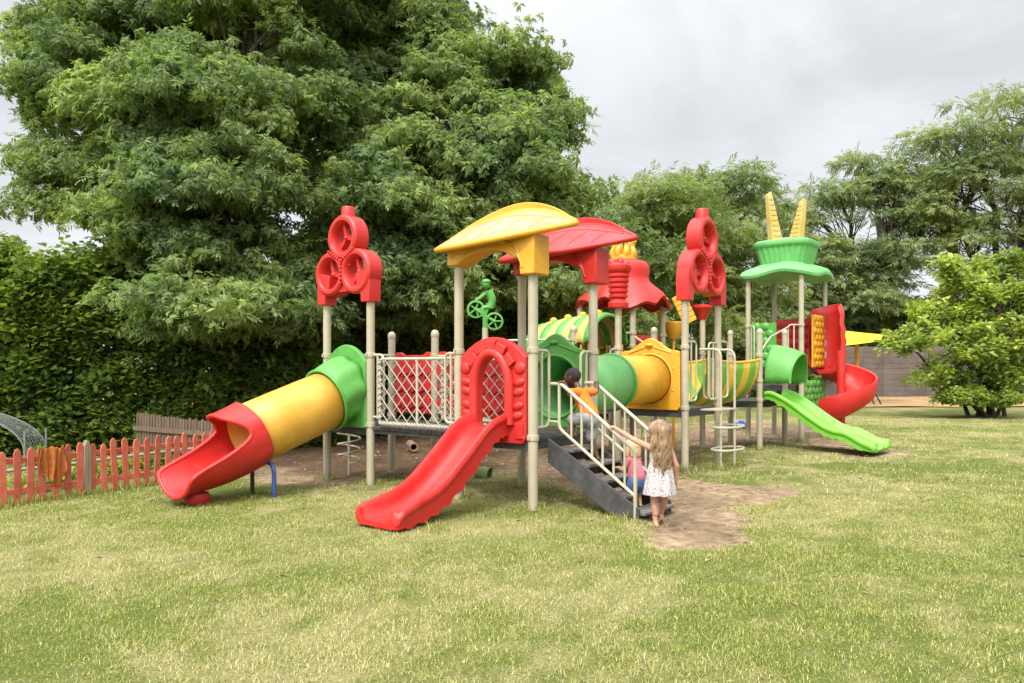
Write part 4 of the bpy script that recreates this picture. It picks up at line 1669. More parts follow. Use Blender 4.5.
# ------------------------------------------------------------------ striped caterpillar tunnel
tn_parts = []
TB0, TB1 = 4.36, 5.30
tc_ = (TB0 + TB1) / 2
def tz(a):
    k = (a + 1.55)
    return 2.02 - .045 * k * k
slats_g, slats_y, knobs, bars = MB(), MB(), [], []
NSL = 9
for i in range(NSL):
    a0_ = -1.98 - i * .165
    tgt = slats_g if i % 2 == 0 else slats_y
    r = []
    for s_ in range(17):
        th_ = PI * s_ / 16
        for_y = tc_ - .60 * math.cos(th_)
        for_z = math.sin(th_) * .52
        r.append([Vector((a0_ + dx_ + .06 * math.cos(th_ * 2) * 0, for_y, tz(a0_ + dx_) + for_z + lift)) for dx_, lift in ((.012, -.02), (-.02, .035), (-.085, .05), (-.15, .03), (-.178, -.02))])
    tgt.grid(r)
    if i % 2 == 1:
        knobs.append(MB().ball((a0_ - .08, tc_, tz(a0_) + .58), .075, .075, .065))
    for y in (TB0 - .08, TB1 + .08):
        bars.append(MB().tube([(a0_ - .08, y, Z2 + .05), (a0_ - .08, y, tz(a0_) + .02)], .022, 8))
tn = part('tunnel', slats_g, GRN, label='arched tunnel of green and yellow slats', solid=.03, smooth=60)
part('slat', slats_y, FADE, tn, 'yellow slats', solid=.03, smooth=60)
for mb_ in knobs:
    part('knob', mb_, YEL, tn)
for mb_ in bars:
    part('bar', mb_, YEL, tn)
deck(-3.65, -2.36, 4.4, 5.26, Z2)
part('rail', MB().tube([(-2.37, 4.26, 2.1), (-4.02, 3.80, 2.1)], .022, 8), RAIL)
part('rail', MB().tube([(-1.44, 5.45, 1.93), (-1.93, 5.55, 2.2)], .02, 8), RAIL)
part('rail', MB().tube([(-3.1, 5.55, 2.25), (-1.93, 5.55, 2.25)], .02, 8), RAIL)

# ------------------------------------------------------------------ green bike rider on its post
bk = MB()
bo = Vector((-4.02, 3.80, 2.34))
ux = Vector((.777, .63, 0))            # plane of the figure faces the lawn
ux = Vector((math.cos(R(39)), math.sin(R(39)), 0))
thb = Vector((-math.sin(R(39)), math.cos(R(39)), 0))
B = lambda p, q, t=0: bo + ux * p + Vector((0, 0, q)) + thb * t
for cx_, cz_ in ((-.17, .34), (.17, .12)):
    rr = .165
    sec = [(rr - .035, -.035), (rr, -.03), (rr, .03), (rr - .035, .035)]
    bk.loft([[B(cx_ + r_ * math.cos(2 * PI * k / 28), cz_ + r_ * math.sin(2 * PI * k / 28), t_) for r_, t_ in sec] for k in range(28)], True, False, True)
    for k in range(5):
        a = k * 2 * PI / 5
        bk.tube([B(cx_, cz_), B(cx_ + (rr - .02) * math.cos(a), cz_ + (rr - .02) * math.sin(a))], .017, 6)
    bk.ball(B(cx_, cz_), .035)
bk.tube([B(-.17, .34), B(0, .22), B(.17, .12)], .03, 8)
bk.tube([B(0, .22), B(.06, .40), B(.02, .44)], .03, 8)
bk.tube(smooth_path([B(.09, .36), B(.13, .52), B(.06, .68)], 5), [.07] * 5 + [.075] * 6, 10)          # torso
bk.tube(smooth_path([B(.05, .66), B(-.08, .56), B(-.17, .50)], 4), .036, 8)                            # arm
bk.tube(smooth_path([B(.09, .37), B(-.04, .36), B(-.02, .20)], 4), .046, 8)                            # leg
bk.ball(B(.015, .80), .075, .075, .085)
bk.ball(B(.02, .845), .088, .088, .055)
bk.tube([B(-.06, .83), B(.1, .835)], .03, 8)
bk.tube([B(0, -.05), B(0, .2)], .05, 10)
part('rider_ornament', bk, GRN, label='green cyclist figure on top of a post')

# ------------------------------------------------------------------ loop climber on the middle tower
cl = MB()
for y in (4.68, 5.22):
    cl.tube(fillet([(-.2, y, 1.9), (.16, y, 1.9), (.16, y, -.02)], .14, 6), .02, 8)
for z in (.30, .66):
    o_ = [(.16 + .20 * math.cos(2 * PI * k / 24), 4.95 + .44 * math.sin(2 * PI * k / 24) * (1 + .12 * math.cos(4 * PI * k / 24)), z) for k in range(24)]
    cl.tube(o_, .019, 8, loop=True)
clm = part('loop_climber', cl, RAIL)
part('step', MB().box(-.16, .18, 4.62, 5.28, .915, .945), POST, clm, bevel=.008)
for a in (-.23, -1.44):
    part('loop_handle', MB().tube(fillet([(a, 5.5, 2.05), (a, 5.85, 2.05), (a, 5.85, 1.1), (a, 5.5, 1.1)], .1, 5), .018, 8), RAIL)

# ------------------------------------------------------------------ striped half pipe bridge
hp_ = []
for i in range(25):
    y = 5.52 + (7.84 - 5.52) * i / 24
    sag = .06 * math.sin(PI * i / 24)
    hp_.append([Vector((-1.0 + .56 * math.cos(PI + PI * j / 20), y, 1.76 - sag + (.80 * math.sin(PI + PI * j / 20)))) for j in range(21)])
hb = part('half_pipe', MB().grid(hp_), STRIPE, label='yellow and green striped half pipe bridge', solid=.035, smooth=60)
part('half_pipe_rim', MB().tube([r[0] for r in hp_], .028, 8).tube([r[-1] for r in hp_], .028, 8), YEL, hb)
part('rail', MB().tube([(-.45, 7.9, 1.9), (-.6, 8.9, 2.25), (-.62, 10.0, 2.5)], .018, 8), RAIL)

# ------------------------------------------------------------------ lime double slide with hood
Mg = Matrix.Translation((-.42, 8.62, 0)) @ Matrix.Rotation(R(90), 4, 'Z')
sg_ = slide(0, [(.02, 1.02), (-.14, 1.0), (-.42, .85), (-.8, .58), (-1.08, .40), (-1.28, .325), (-1.48, .29), (-1.72, .17), (-2.04, .10)], 1.06, .13, LIME, 'lime green double slide', lanes=2, M=Mg)
hd_ = []
for i in range(13):
    k = i / 12
    x = -.44 + .60 * k
    hd_.append([Vector((x - .10 * math.cos(PI * j / 22) ** 2 * k, 8.62 - .48 * math.cos(PI * j / 22), 1.32 + (.70 - .12 * k * k + .06 * (1 - k) * (abs(j - 11) < 3)) * max(0, math.sin(PI * j / 22)) ** .8 - .02)) for j in range(23)])
part('hood', MB().grid(hd_), GRN, sg_, 'green arched hood over the slide entry', solid=.035, smooth=60)
part('hood_rim', MB().tube(hd_[-1], .024, 8), GRN, sg_)

# ------------------------------------------------------------------ tall tower: flower pot roof
GC = Vector((-1.0, 11.02, 0))
sl4 = []
for r_, z in ((.10, 3.74), (1.0, 3.66), (1.10, 3.68), (1.12, 3.74), (1.06, 3.82), (.9, 3.89), (.62, 3.99), (.05, 4.02)):
    ring = []
    for k in range(72):
        a = 2 * PI * k / 72
        e = (abs(math.cos(a)) ** 5 + abs(math.sin(a)) ** 5) ** (-1 / 5)
        w = min(1, r_ / 1.0)
        ring.append(GC + Vector((r_ * .77 * e * math.cos(a), r_ * .93 * e * math.sin(a), z + .055 * math.sin(4 * a + .6) * w ** 3)))
    sl4.append(ring)
gr_ = part('roof', MB().loft(sl4), MINT, label='green wavy roof slab of the tall tower', smooth=50)
pot = []
for r_, z in ((.50, 3.95), (.52, 4.02), (.60, 4.36), (.63, 4.37), (.66, 4.42), (.65, 4.49), (.60, 4.52), (.2, 4.50), (.01, 4.50)):
    ring = []
    for k in range(120):
        a = 2 * PI * k / 120
        e = (abs(math.cos(a)) ** 4 + abs(math.sin(a)) ** 4) ** (-1 / 4)
        rib = 1 + (.022 * math.cos(a * 30) if .51 < r_ < .61 and z < 4.4 else 0)
        ring.append(GC + Vector((r_ * e * rib * math.cos(a), r_ * e * rib * math.sin(a), z)))
    pot.append(ring)
for k in range(6):
    pass
pt = part('pot', MB().loft(pot), MINT, gr_, 'ribbed green pot on the roof', smooth=50)
sw = MB()
for k in range(5):
    a = k * 2 * PI / 5
    c = GC + Vector((.34 * math.cos(a), .34 * math.sin(a), 4.50))
    sw.ball(c, .26, .26, .075)
part('filling', sw, MINT, pt)
vx = Vector((.777, .63, 0)).normalized()
for k, (cx_, wid, hgt, lean, rot_) in enumerate(((-.26, .14, 1.08, -.16, .25), (.20, .15, .92, .17, -1.0))):
    fm = MB()
    ux_ = Matrix.Rotation(rot_, 3, 'Z') @ vx
    dy_ = Vector((0, 0, 1)).cross(ux_)
    b0 = GC + vx * cx_ + Vector((0, 0, 4.5))
    t0 = b0 + vx * lean + Vector((0, 0, hgt))
    ring0 = [b0 + ux_ * wid * sx + dy_ * .10 * sy for sx, sy in ((-1, -1), (1, -1), (1, 1), (-1, 1))]
    ring1 = [t0 + ux_ * wid * .42 * sx + dy_ * .07 * sy for sx, sy in ((-1, -1), (1, -1), (1, 1), (-1, 1))]
    tip = [t0 + Vector((0, 0, .07 + .05 * (sx > 0))) + ux_ * wid * .25 * sx + dy_ * .05 * sy for sx, sy in ((-1, -1), (1, -1), (1, 1), (-1, 1))]
    fm.loft([ring0, ring1, tip])
    for j in range(9):
        t = (j + .5) / 9
        c = b0.lerp(t0, t)
        w_ = wid * (1 - .58 * t)
        for sg in (-1, 1):
            fm.obox(c + dy_ * sg * (.10 - .03 * t), ux_ * w_ * .8, dy_ * .012, Vector((0, 0, .028)))
    part('spike_ornament', fm, FADE, gr_, 'yellow ribbed spike on the roof', bevel=.008)

# tower panels
def ribbed(p0, p1, z0, z1, mat, label, n=5):
    p0, p1 = Vector((*p0, 0)), Vector((*p1, 0))
    u = p1 - p0
    L_ = u.length
    u.normalize()
    th = Vector((0, 0, 1)).cross(u)
    prof = []
    m = 50
    for i in range(m + 1):
        t = i / m
        prof.append((z0 + (z1 - z0) * t, .02 + .03 * abs(math.sin(t * n * PI)) ** .7))
    poly = [(q, w) for q, w in prof] + [(q, -w) for q, w in prof[::-1]]
    mb = MB().prism(poly, lambda p, q: p0 + Vector((0, 0, p)) + th * q, u * L_)
    return part('panel', mb, mat, label=label, smooth=45)


quilt((-1.54, 10.2), (-.95, 10.2), 1.62, 2.62, GRN, 'green leafy relief panel high on the tall tower', 3, 6)
ribbed((-1.54, 11.85), (-.46, 11.85), 1.62, 2.78, RED, 'red ribbed panel at the back of the tall tower', 5)
quilt((-.4, 10.95), (-.4, 11.78), 1.62, 2.82, YEL, 'yellow leafy relief panel on the tall tower', 4, 8)
quilt((-.4, 10.26), (-.4, 11.78), .55, 1.32, GRN, 'green leafy relief panel low on the tall tower', 6, 5)

# ------------------------------------------------------------------ red spiral slide
SCX, SCY = .12, 11.30
rw = []
nseg = 60
for i in range(nseg + 1):
    k = i / nseg
    th_ = PI - (1.62 * PI) * k
    z = 1.60 - 1.14 * k
    ri, ro = .10, .71
    d = Vector((math.cos(th_), math.sin(th_), 0))
    c = Vector((SCX, SCY, 0))
    hgt = .42
    sec = [(ri, .16), (ri + .05, .03), (ri + .18, -.03), (.45, -.05), (ro - .18, 0), (ro - .06, .10), (ro - .015, .25), (ro, hgt), (ro + .04, hgt + .02), (ro + .05, hgt - .04), (ro + .035, .2), (ro - .02, .02), (ro - .16, -.09),
           (.45, -.13), (ri + .1, -.12), (ri - .02, -.05)]
    rw.append([c + d * r_ + Vector((0, 0, z + h_)) for r_, h_ in sec])
ss = part('spiral_slide', MB().loft(rw), RED, label='red spiral slide at the tall tower', smooth=55)
part('pole', MB().tube([(SCX, SCY, 0), (SCX, SCY, 2.0)], .09, 16), RED, ss)
hw_ = []
for z, rr, in ((1.50, .52), (1.66, .55), (1.78, .52), (1.92, .56), (2.06, .52), (2.2, .56), (2.34, .51), (2.48, .54), (2.60, .48), (2.78, .50), (2.98, .42)):
    hw_.append([Vector((-.24 + .74 * rr * math.cos(a_), 11.42 + .8 * rr * math.sin(a_), z + (.10 if z > 2.7 else 0) * math.sin(max(0, min(PI, a_ + .5))))) for a_ in [R(-20 + 200 * j / 24) for j in range(25)]])
part('hood', MB().grid(hw_), RED, ss, 'tall red ribbed hood at the spiral slide entry', solid=.04, smooth=60)
# ------------------------------------------------------------------ people
def skin_mat(name, c, c2):
    m, nt, b, o = new_mat(name)
    n1 = noise(nt, 14, 4)
    r = ramp(nt, n1.outputs['Fac'], [(.35, c), (.7, c2)])
    nt.links.new(r.outputs[0], b.inputs['Base Color'])
    b.inputs['Roughness'].default_value = .5
    b.inputs['Subsurface Weight'].default_value = .08
    b.inputs['Subsurface Radius'].default_value = (.01, .004, .002)
    return m


SKIN_L = skin_mat('fair skin', (.40, .20, .125), (.46, .25, .165))
SKIN_D = skin_mat('dark brown skin', (.075, .032, .018), (.105, .048, .027))


def cloth(name, c, c2, scale=30):
    m, nt, b, o = new_mat(name)
    n1 = noise(nt, scale, 5)
    r = ramp(nt, n1.outputs['Fac'], [(.3, c), (.7, c2)])
    nt.links.new(r.outputs[0], b.inputs['Base Color'])
    b.inputs['Roughness'].default_value = .9
    b.inputs['Specular IOR Level'].default_value = .15
    bump(nt, b, n1.outputs['Fac'], .4, .006)
    return m


ORANGE = cloth('orange cotton', (.70, .15, .02), (.82, .22, .035))
GREY = cloth('grey cotton', (.20, .21, .22), (.32, .33, .34))
PINK = cloth('pink cotton', (.55, .12, .18), (.66, .20, .26))
DENIM = cloth('blue denim', (.05, .10, .22), (.12, .19, .36), 60)
HAIRM = paint('sandy brown hair', (.14, .08, .04), (.42, .27, .14), 9, .45, bumpd=.004)
BLOND = paint('blond hair', (.48, .30, .15), (.66, .45, .24), 14, .5, bumpd=.004)
DARKHAIR = paint('cropped black hair', (.012, .010, .009), (.03, .024, .02), 60, .9, bumpd=.004)
EYEW = paint('eye', (.7, .7, .68), (.75, .75, .73), 5, .2, bumpd=0)
EYED = paint('iris', (.02, .014, .01), (.03, .02, .015), 5, .2, bumpd=0)

# white dress with small dark motifs
DRESS, nt, b, o = new_mat('white spotted cotton')
tc = nt.nodes.new('ShaderNodeTexCoord')
vo = nt.nodes.new('ShaderNodeTexVoronoi')
vo.inputs['Scale'].default_value = 72
nt.links.new(tc.outputs['Object'], vo.inputs['Vector'])
vr = ramp(nt, vo.outputs['Distance'], [(.25, (.10, .05, .07)), (.40, (.44, .41, .40))])
nt.links.new(vr.outputs[0], b.inputs['Base Color'])
b.inputs['Roughness'].default_value = .9
b.inputs['Specular IOR Level'].default_value = .1


def fuse(mb, voxel, it=4, fac=.5):
    """weld overlapping pieces into one continuous surface"""
    me = mb.mesh('tmp', 0)
    o = bpy.data.objects.new('tmp', me)
    COL.objects.link(o)
    m = o.modifiers.new('r', 'REMESH')
    m.mode = 'VOXEL'
    m.voxel_size = voxel
    s = o.modifiers.new('s', 'SMOOTH')
    s.iterations = it
    s.factor = fac
    dg = bpy.context.evaluated_depsgraph_get()
    dg.update()
    r = bpy.data.meshes.new_from_object(o.evaluated_get(dg))
    bpy.data.objects.remove(o)
    r.polygons.foreach_set('use_smooth', [True] * len(r.polygons))
    return r


def cap(mb, a, b, r0, r1, n=12):
    a, b = Vector(a), Vector(b)
    mb.tube([a, a.lerp(b, .33), a.lerp(b, .66), b], [r0, r0 + (r1 - r0) * .3, r0 + (r1 - r0) * .7, r1], n)
    mb.ball(a, r0, n=12, m=8)
    mb.ball(b, r1, n=12, m=8)


def hand(mb, wrist, dirv, palm_n, s, curl=.5, thumb=1):
    """palm, four bent fingers and a thumb. dirv: towards the fingertips, palm_n: the way the palm faces"""
    d = Vector(dirv).normalized()
    nrm = Vector(palm_n)
    nrm = (nrm - d * nrm.dot(d)).normalized()
    sd = d.cross(nrm) * thumb
    w = Vector(wrist)
    pc = w + d * .033 * s
    for k in range(4):
        off = (k - 1.5) * .0125 * s
        cap(mb, w + sd * off * .6, w + d * .052 * s + sd * off, .011 * s, .0085 * s, 8)
    for k in range(4):
        off = (k - 1.5) * .0135 * s
        ln = (.036, .042, .040, .031)[k] * s
        a = w + d * .055 * s + sd * off
        m_ = a + (d * math.cos(curl) + nrm * math.sin(curl)) * ln * .55
        e = m_ + (d * math.cos(curl * 2.2) + nrm * math.sin(curl * 2.2)) * ln * .5
        cap(mb, a, m_, .0068 * s, .0062 * s, 8)
        cap(mb, m_, e, .0062 * s, .0052 * s, 8)
    a = w + d * .012 * s - sd * .018 * s
    m_ = a + (d * .6 - sd * .65 + nrm * .35) * .026 * s
    e = m_ + (d * .8 - sd * .1 + nrm * .6) * .024 * s
    cap(mb, a, m_, .0095 * s, .0075 * s, 8)
    cap(mb, m_, e, .0072 * s, .0058 * s, 8)


def foot(mb, ankle, fw, s, pitch=0.0):
    a = Vector(ankle)
    f = Vector((fw[0], fw[1], 0)).normalized()
    d = Vector((f.x * math.cos(pitch), f.y * math.cos(pitch), -math.sin(pitch)))
    sd = f.cross(Vector((0, 0, 1)))
    upn = sd.cross(d)
    h = a - d * .025 * s - upn * .035 * s
    cap(mb, a, h, .026 * s, .024 * s)
    cap(mb, h, a + d * .085 * s - upn * .042 * s, .023 * s, .017 * s)
    for k in range(5):
        o_ = (k - 2) * .0115 * s
        cap(mb, a + d * .07 * s - upn * .043 * s + sd * o_, a + d * (.112 - .006 * abs(k - 1)) * s - upn * .047 * s + sd * o_ * 1.15, .0125 * s, .0085 * s, 8)


def head(mb, c, r, look, up=(0, 0, 1)):
    """child's head: skull, jaw, nose, lips, brow, ears"""
    c = Vector(c)
    f = Vector(look).normalized()
    sd = f.cross(Vector(up)).normalized()
    u = sd.cross(f)
    rot = Matrix((sd, f, u)).transposed()
    q = lambda x, y, z: c + sd * x * r + f * y * r + u * z * r
    mb.ball(q(0, -.10, .10), .82 * r, .93 * r, .90 * r, 20, 14, rot)
    mb.ball(q(0, .16, -.32), .64 * r, .62 * r, .62 * r, 18, 12, rot)
    mb.ball(q(0, .40, -.62), .30 * r, .27 * r, .22 * r, 12, 8, rot)
    for s in (-1, 1):
        mb.ball(q(s * .36, .40, -.30), .28 * r, .26 * r, .26 * r, 12, 8, rot)
        mb.ball(q(s * .80, -.05, -.08), .09 * r, .17 * r, .24 * r, 10, 8, rot)
        mb.ball(q(s * .28, .66, .14), .22 * r, .10 * r, .07 * r, 10, 6, rot)
    mb.tube([q(0, .70, .02), q(0, .80, -.14), q(0, .88, -.24)], [.06 * r, .08 * r, .10 * r], 8)
    mb.ball(q(0, .84, -.25), .13 * r, .10 * r, .08 * r, 8, 6, rot)
    mb.ball(q(0, .68, -.46), .20 * r, .09 * r, .05 * r, 10, 6, rot)
    mb.ball(q(0, .66, -.54), .17 * r, .09 * r, .05 * r, 10, 6, rot)
    return q, rot


def eyes(q, r, parent, rot):
    for s in (-1, 1):
        w = obj('eye', MB().ball(q(s * .29, .66, .0), .115 * r, .115 * r, .10 * r, 12, 8, rot), EYEW, parent)
        obj('iris', MB().ball(q(s * .29, .745, .0), .055 * r, .04 * r, .055 * r, 10, 6, rot), EYED, w)


def rings_cloth(cs, n=40, fold=0.0, nf=9, ph=0.0):
    """cs: (centre, rx, ry) stacked rings; the fold grows towards the last"""
    rows = []
    for i, (c, rx, ry) in enumerate(cs):
        k = i / (len(cs) - 1)
        row = []
        for j in range(n + 1):
            a = 2 * PI * j / n
            f_ = 1 + fold * k * (math.cos(a * nf + ph + math.sin(a * 2) * .8))
            row.append(Vector(c) + Vector((rx * f_ * math.cos(a), ry * f_ * math.sin(a), .006 * k * math.cos(a * nf))))
        rows.append(row)
    return rows


# --- the girl: x right, y forward (the way she faces), z up
gg = G(660, 527)
girl = empty('person', (gg.x, gg.y, 0), R(14), 'long haired girl in a white spotted sundress standing barefoot with a hand on the handrail', 'child')
mb = MB()
SH_L, SH_R = Vector((-.098, .0, .80)), Vector((.098, -.005, .795))
hipL, hipR = Vector((-.055, .0, .54)), Vector((.055, .0, .54))
cap(mb, (0, .0, .54), (0, .0, .66), .088, .080)
cap(mb, (0, .0, .66), (0, .005, .76), .080, .082)
for s in (-1, 1):
    cap(mb, (s * .04, 0, .55), (s * .055, 0, .54), .075, .07)
    cap(mb, (s * .03, 0, .77), (s * .085, 0, .80), .055, .042)
cap(mb, (0, .0, .79), (-.004, .012, .88), .038, .034)
HC_ = Vector((-.008, .022, .975))
q, rot = head(mb, HC_, .098, (-.30, .94, -.08))
# left leg straight, right leg a step back with the heel lifted
cap(mb, hipL, (-.052, .022, .29), .066, .043)
cap(mb, (-.052, .022, .29), (-.050, .0, .055), .042, .024)
cap(mb, (-.052, .002, .21), (-.050, -.004, .14), .041, .034)
foot(mb, (-.050, -.005, .052), (-.12, 1), .95)
cap(mb, hipR, (.066, .045, .30), .066, .043)
cap(mb, (.066, .045, .30), (.072, .115, .115), .042, .024)
cap(mb, (.067, .06, .25), (.069, .085, .19), .041, .033)
foot(mb, (.072, .118, .085), (.35, 1), .95, .45)
# left arm out to the rail, right arm hanging
gi = Matrix.Rotation(-R(14), 3, 'Z')
PM = Matrix.Translation(PS.location) @ Matrix.Rotation(R(-39.04), 4, 'Z')
rail_pt = gi @ (PM @ Vector((.86, SY0 - .015, .955)) - Vector((gg.x, gg.y, 0)))
hd_dir = (rail_pt - SH_L).normalized()
wr = rail_pt - hd_dir * .055 + Vector((0, 0, .022))
el = SH_L.lerp(wr, .5) + Vector((.0, -.03, -.02))
cap(mb, SH_L, el, .036, .028)
cap(mb, el, wr, .028, .019)
hand(mb, wr, hd_dir, (0, 0, -1), .95, .75, -1)
elR = Vector((.165, -.03, .615))
wrR = Vector((.185, .015, .455))
cap(mb, SH_R, elR, .036, .028)
cap(mb, elR, wrR, .028, .019)
hand(mb, wrR, (.06, .12, -1), (-1, 0, 0), .95, .3, -1)
body = obj('body', fuse(mb, .0042, 4), SKIN_L, girl, smooth=0)
eyes(q, .098, girl, rot)
dr = rings_cloth([((0, .0, .815), .060, .050), ((0, 0, .80), .098, .070), ((0, 0, .75), .106, .088), ((0, 0, .68), .100, .090), ((0, 0, .655), .099, .089), ((0, 0, .60), .118, .108), ((0, .0, .52), .132, .126), ((0, .0, .44), .147, .140), ((0, .0, .36), .160, .154), ((0, .002, .325), .164, .158)], 72, .055, 9)
dress = obj('dress', MB().grid(dr), DRESS, girl, solid=.004, smooth=70, sub=1)
st_ = MB()
for s in (-1, 1):
    st_.tube([(s * .06, .075, .77), (s * .066, .06, .82), (s * .064, .0, .842), (s * .058, -.055, .81), (s * .05, -.075, .77)], .012, 8)
obj('strap', st_, DRESS, dress)
# hair: cap, fall of wavy locks down the back
hb_ = MB()
hb_.ball(HC_ + Vector((.004, -.020, .020)), .094, .102, .092, 24, 16)
hb_.loft([[HC_ + Vector((cx_ + rx * math.cos(2 * PI * k / 24), cy__ + ry * math.sin(2 * PI * k / 24), z)) for k in range(24)] for cx_, cy__, rx, ry, z in
          ((0.004, -.035, .086, .080, .03), (.006, -.055, .084, .064, -.08), (.008, -.075, .080, .046, -.17), (.010, -.090, .074, .038, -.27), (.012, -.098, .058, .028, -.36), (.012, -.10, .026, .014, -.42))])
hair = obj('hair', fuse(hb_, .008, 6), HAIRM, girl, smooth=0)
lk = MB()
for i in range(150):
    a = random.uniform(-PI * .98, -PI * .02) if i > 24 else random.choice((random.uniform(-.3, .25), random.uniform(PI - .25, PI + .3)))
    top = HC_ + Vector((.004 + .075 * math.cos(a) * .9, -.02 + .085 * math.sin(a) * .9, .055 + random.uniform(-.02, .035)))
    Ln = random.uniform(.30, .475)
    pts = []
    ph, am = random.uniform(0, 6), random.uniform(.006, .014)
    fx = random.uniform(.7, 1.15)
    for k in range(13):
        t = k / 12
        z = .05 - (Ln + .02) * t
        out_r = .098 + .012 * math.sin(PI * t)
        pts.append(HC_ + Vector((.006 + out_r * math.cos(a) * fx * (1 - .34 * t) + am * t * 2.3 * math.sin(t * 15 + ph), -.025 + out_r * math.sin(a) * (1 - .45 * t) - .06 * t + am * t * math.cos(t * 13 + ph), z + .02 * (1 - t))))
    pts[0] = top
    w_ = random.uniform(.004, .010)
    lk.tube(pts, [w_ * (.7 + .5 * math.sin(PI * min(1, k / 12 + .25))) if k < 12 else .002 for k in range(13)], 6)
obj('lock', lk, HAIRM, hair, smooth=60)

# --- the toddler at the foot of the stair, turned up the steps
PX = lambda a, b, z: PM @ Vector((a, b, z))
tp_ = PX(1.0, .56, 0)
todd = empty('person', (tp_.x, tp_.y, .0), R(-39.04) + R(90) + R(-12), 'small blond toddler in a pink top and denim shorts standing on the lowest stair tread', 'child')
t0 = TREADS[4][1]
mb = MB()
b0 = t0
cap(mb, (0, .0, b0 + .30), (0, .02, b0 + .39), .082, .078)
cap(mb, (0, .02, b0 + .39), (0, .05, b0 + .50), .078, .070)
for s in (-1, 1):
    cap(mb, (s * .03, .045, b0 + .50), (s * .075, .05, b0 + .51), .05, .036)
    cap(mb, (s * .048, 0, b0 + .29), (s * .055, .045, b0 + .16), .060, .042)
    cap(mb, (s * .055, .045, b0 + .16), (s * .055, .01, b0 + .045), .040, .027)
    foot(mb, (s * .055, .01, b0 + .042), (s * .2, 1), .8)
cap(mb, (0, .05, b0 + .51), (0, .065, b0 + .57), .034, .034)
TH = Vector((0, .075, b0 + .645))
q, rot = head(mb, TH, .092, (.1, .92, -.15))
for s in (-1, 1):
    e_ = Vector((s * .12, .09, b0 + .41))
    w_ = Vector((s * .09, .19, b0 + .42))
    cap(mb, (s * .08, .05, b0 + .505), e_, .032, .027)
    cap(mb, e_, w_, .027, .020)
    hand(mb, w_, (-s * .2, 1, .1), (0, 0, -1), .75, .5, s)
obj('body', fuse(mb, .0042, 4), SKIN_L, todd, smooth=0)
eyes(q, .092, todd, rot)
tb = MB()
cap(tb, (0, .0, b0 + .33), (0, .02, b0 + .40), .092, .088, 20)
cap(tb, (0, .02, b0 + .40), (0, .05, b0 + .495), .088, .080, 20)
for s in (-1, 1):
    cap(tb, (s * .04, .047, b0 + .50), (s * .07, .05, b0 + .515), .055, .042)
obj('top', fuse(tb, .007, 3), PINK, todd, smooth=0)
sb = MB()
cap(sb, (0, -.002, b0 + .27), (0, 0, b0 + .31), .093, .091, 20)
for s in (-1, 1):
    cap(sb, (s * .048, 0, b0 + .28), (s * .054, .03, b0 + .205), .072, .066)
obj('shorts', fuse(sb, .007, 3), DENIM, todd, smooth=0)
hm = MB().ball(TH + Vector((0, -.016, .022)), .088, .094, .086, 22, 14)
for i in range(90):
    a = random.uniform(-PI * 1.08, PI * .08)
    pts = [TH + Vector((.085 * math.cos(a) * (.35 + .65 * min(1, t * 1.4)), -.014 + .09 * math.sin(a) * (.3 + .7 * min(1, t * 1.4)), .105 - .19 * t ** 1.6 + .004 * math.sin(i + t * 9))) for t in [k / 6 for k in range(7)]]
    hm.tube(pts, [.007, .009, .009, .009, .008, .006, .002], 6)
obj('hair', hm, BLOND, todd, smooth=60)

# --- the boy climbing the stair
bp = PX(.42, .60, 0)
boy = empty('person', (bp.x, bp.y, 0), R(-39.04) + R(90), 'boy in an orange shirt and grey shorts climbing the dark stair between the handrails', 'child')
mb = MB()
# local: y is up the stair (towards the deck), x to his right (the far rail)
zr, zl = TREADS[1][1], .80
hp0 = Vector((0, .055, 1.035))
chest = Vector((.0, .185, 1.30))
cap(mb, hp0, hp0.lerp(chest, .5), .086, .080)
cap(mb, hp0.lerp(chest, .5), chest, .080, .082)
HR, HLt = hp0 + Vector((.055, 0, -.01)), hp0 + Vector((-.055, .01, -.01))
kR, aR = Vector((.06, .075, .79)), Vector((.06, -.0, zr + .055))
cap(mb, HR, kR, .068, .046)
cap(mb, kR, aR, .045, .026)
foot(mb, aR, (.08, 1), .95)
kL, aL = Vector((-.07, .265, 1.00)), Vector((-.065, .235, zl + .055))
cap(mb, HLt, kL, .068, .046)
cap(mb, kL, aL, .045, .026)
foot(mb, aL, (-.05, 1), .95)
cap(mb, chest + Vector((0, .0, .03)), chest + Vector((0, .065, .12)), .040, .037)
BH = chest + Vector((-.012, .115, .20))
q, rot = head(mb, BH, .100, (-.32, .93, .05), (0, -.12, 1))
ssL, ssR = chest + Vector((-.105, .0, .015)), chest + Vector((.105, -.005, .02))
cap(mb, chest + Vector((-.04, 0, .02)), ssL, .055, .042)
cap(mb, chest + Vector((.04, 0, .02)), ssR, .055, .042)
BI = (Matrix.Translation(boy.location) @ Matrix.Rotation(boy.rotation_euler.z, 4, 'Z')).inverted()
rl = BI @ PX(.17, SY0 - .015, 1.43)
rr_ = BI @ PX(.22, SY1 + .015, 1.41)
for sh, rp, sg in ((ssL, rl, -1), (ssR, rr_, 1)):
    w_ = rp + Vector((0, -.03, .030)) - (rp - sh).normalized() * .035
    e_ = sh.lerp(w_, .5) + Vector((sg * .05, -.03, -.055))
    cap(mb, sh, e_, .036, .029)
    cap(mb, e_, w_, .029, .021)
    hand(mb, w_, (rp - w_) + Vector((0, .02, .02)), (0, 0, -1), .95, .8, sg)
    if sg == 1:
        eR = e_
    else:
        eL = e_
obj('body', fuse(mb, .0042, 4), SKIN_D, boy, smooth=0)
eyes(q, .100, boy, rot)
tb = MB()
cap(tb, hp0 + Vector((0, .0, .035)), hp0.lerp(chest, .5), .104, .096, 20)
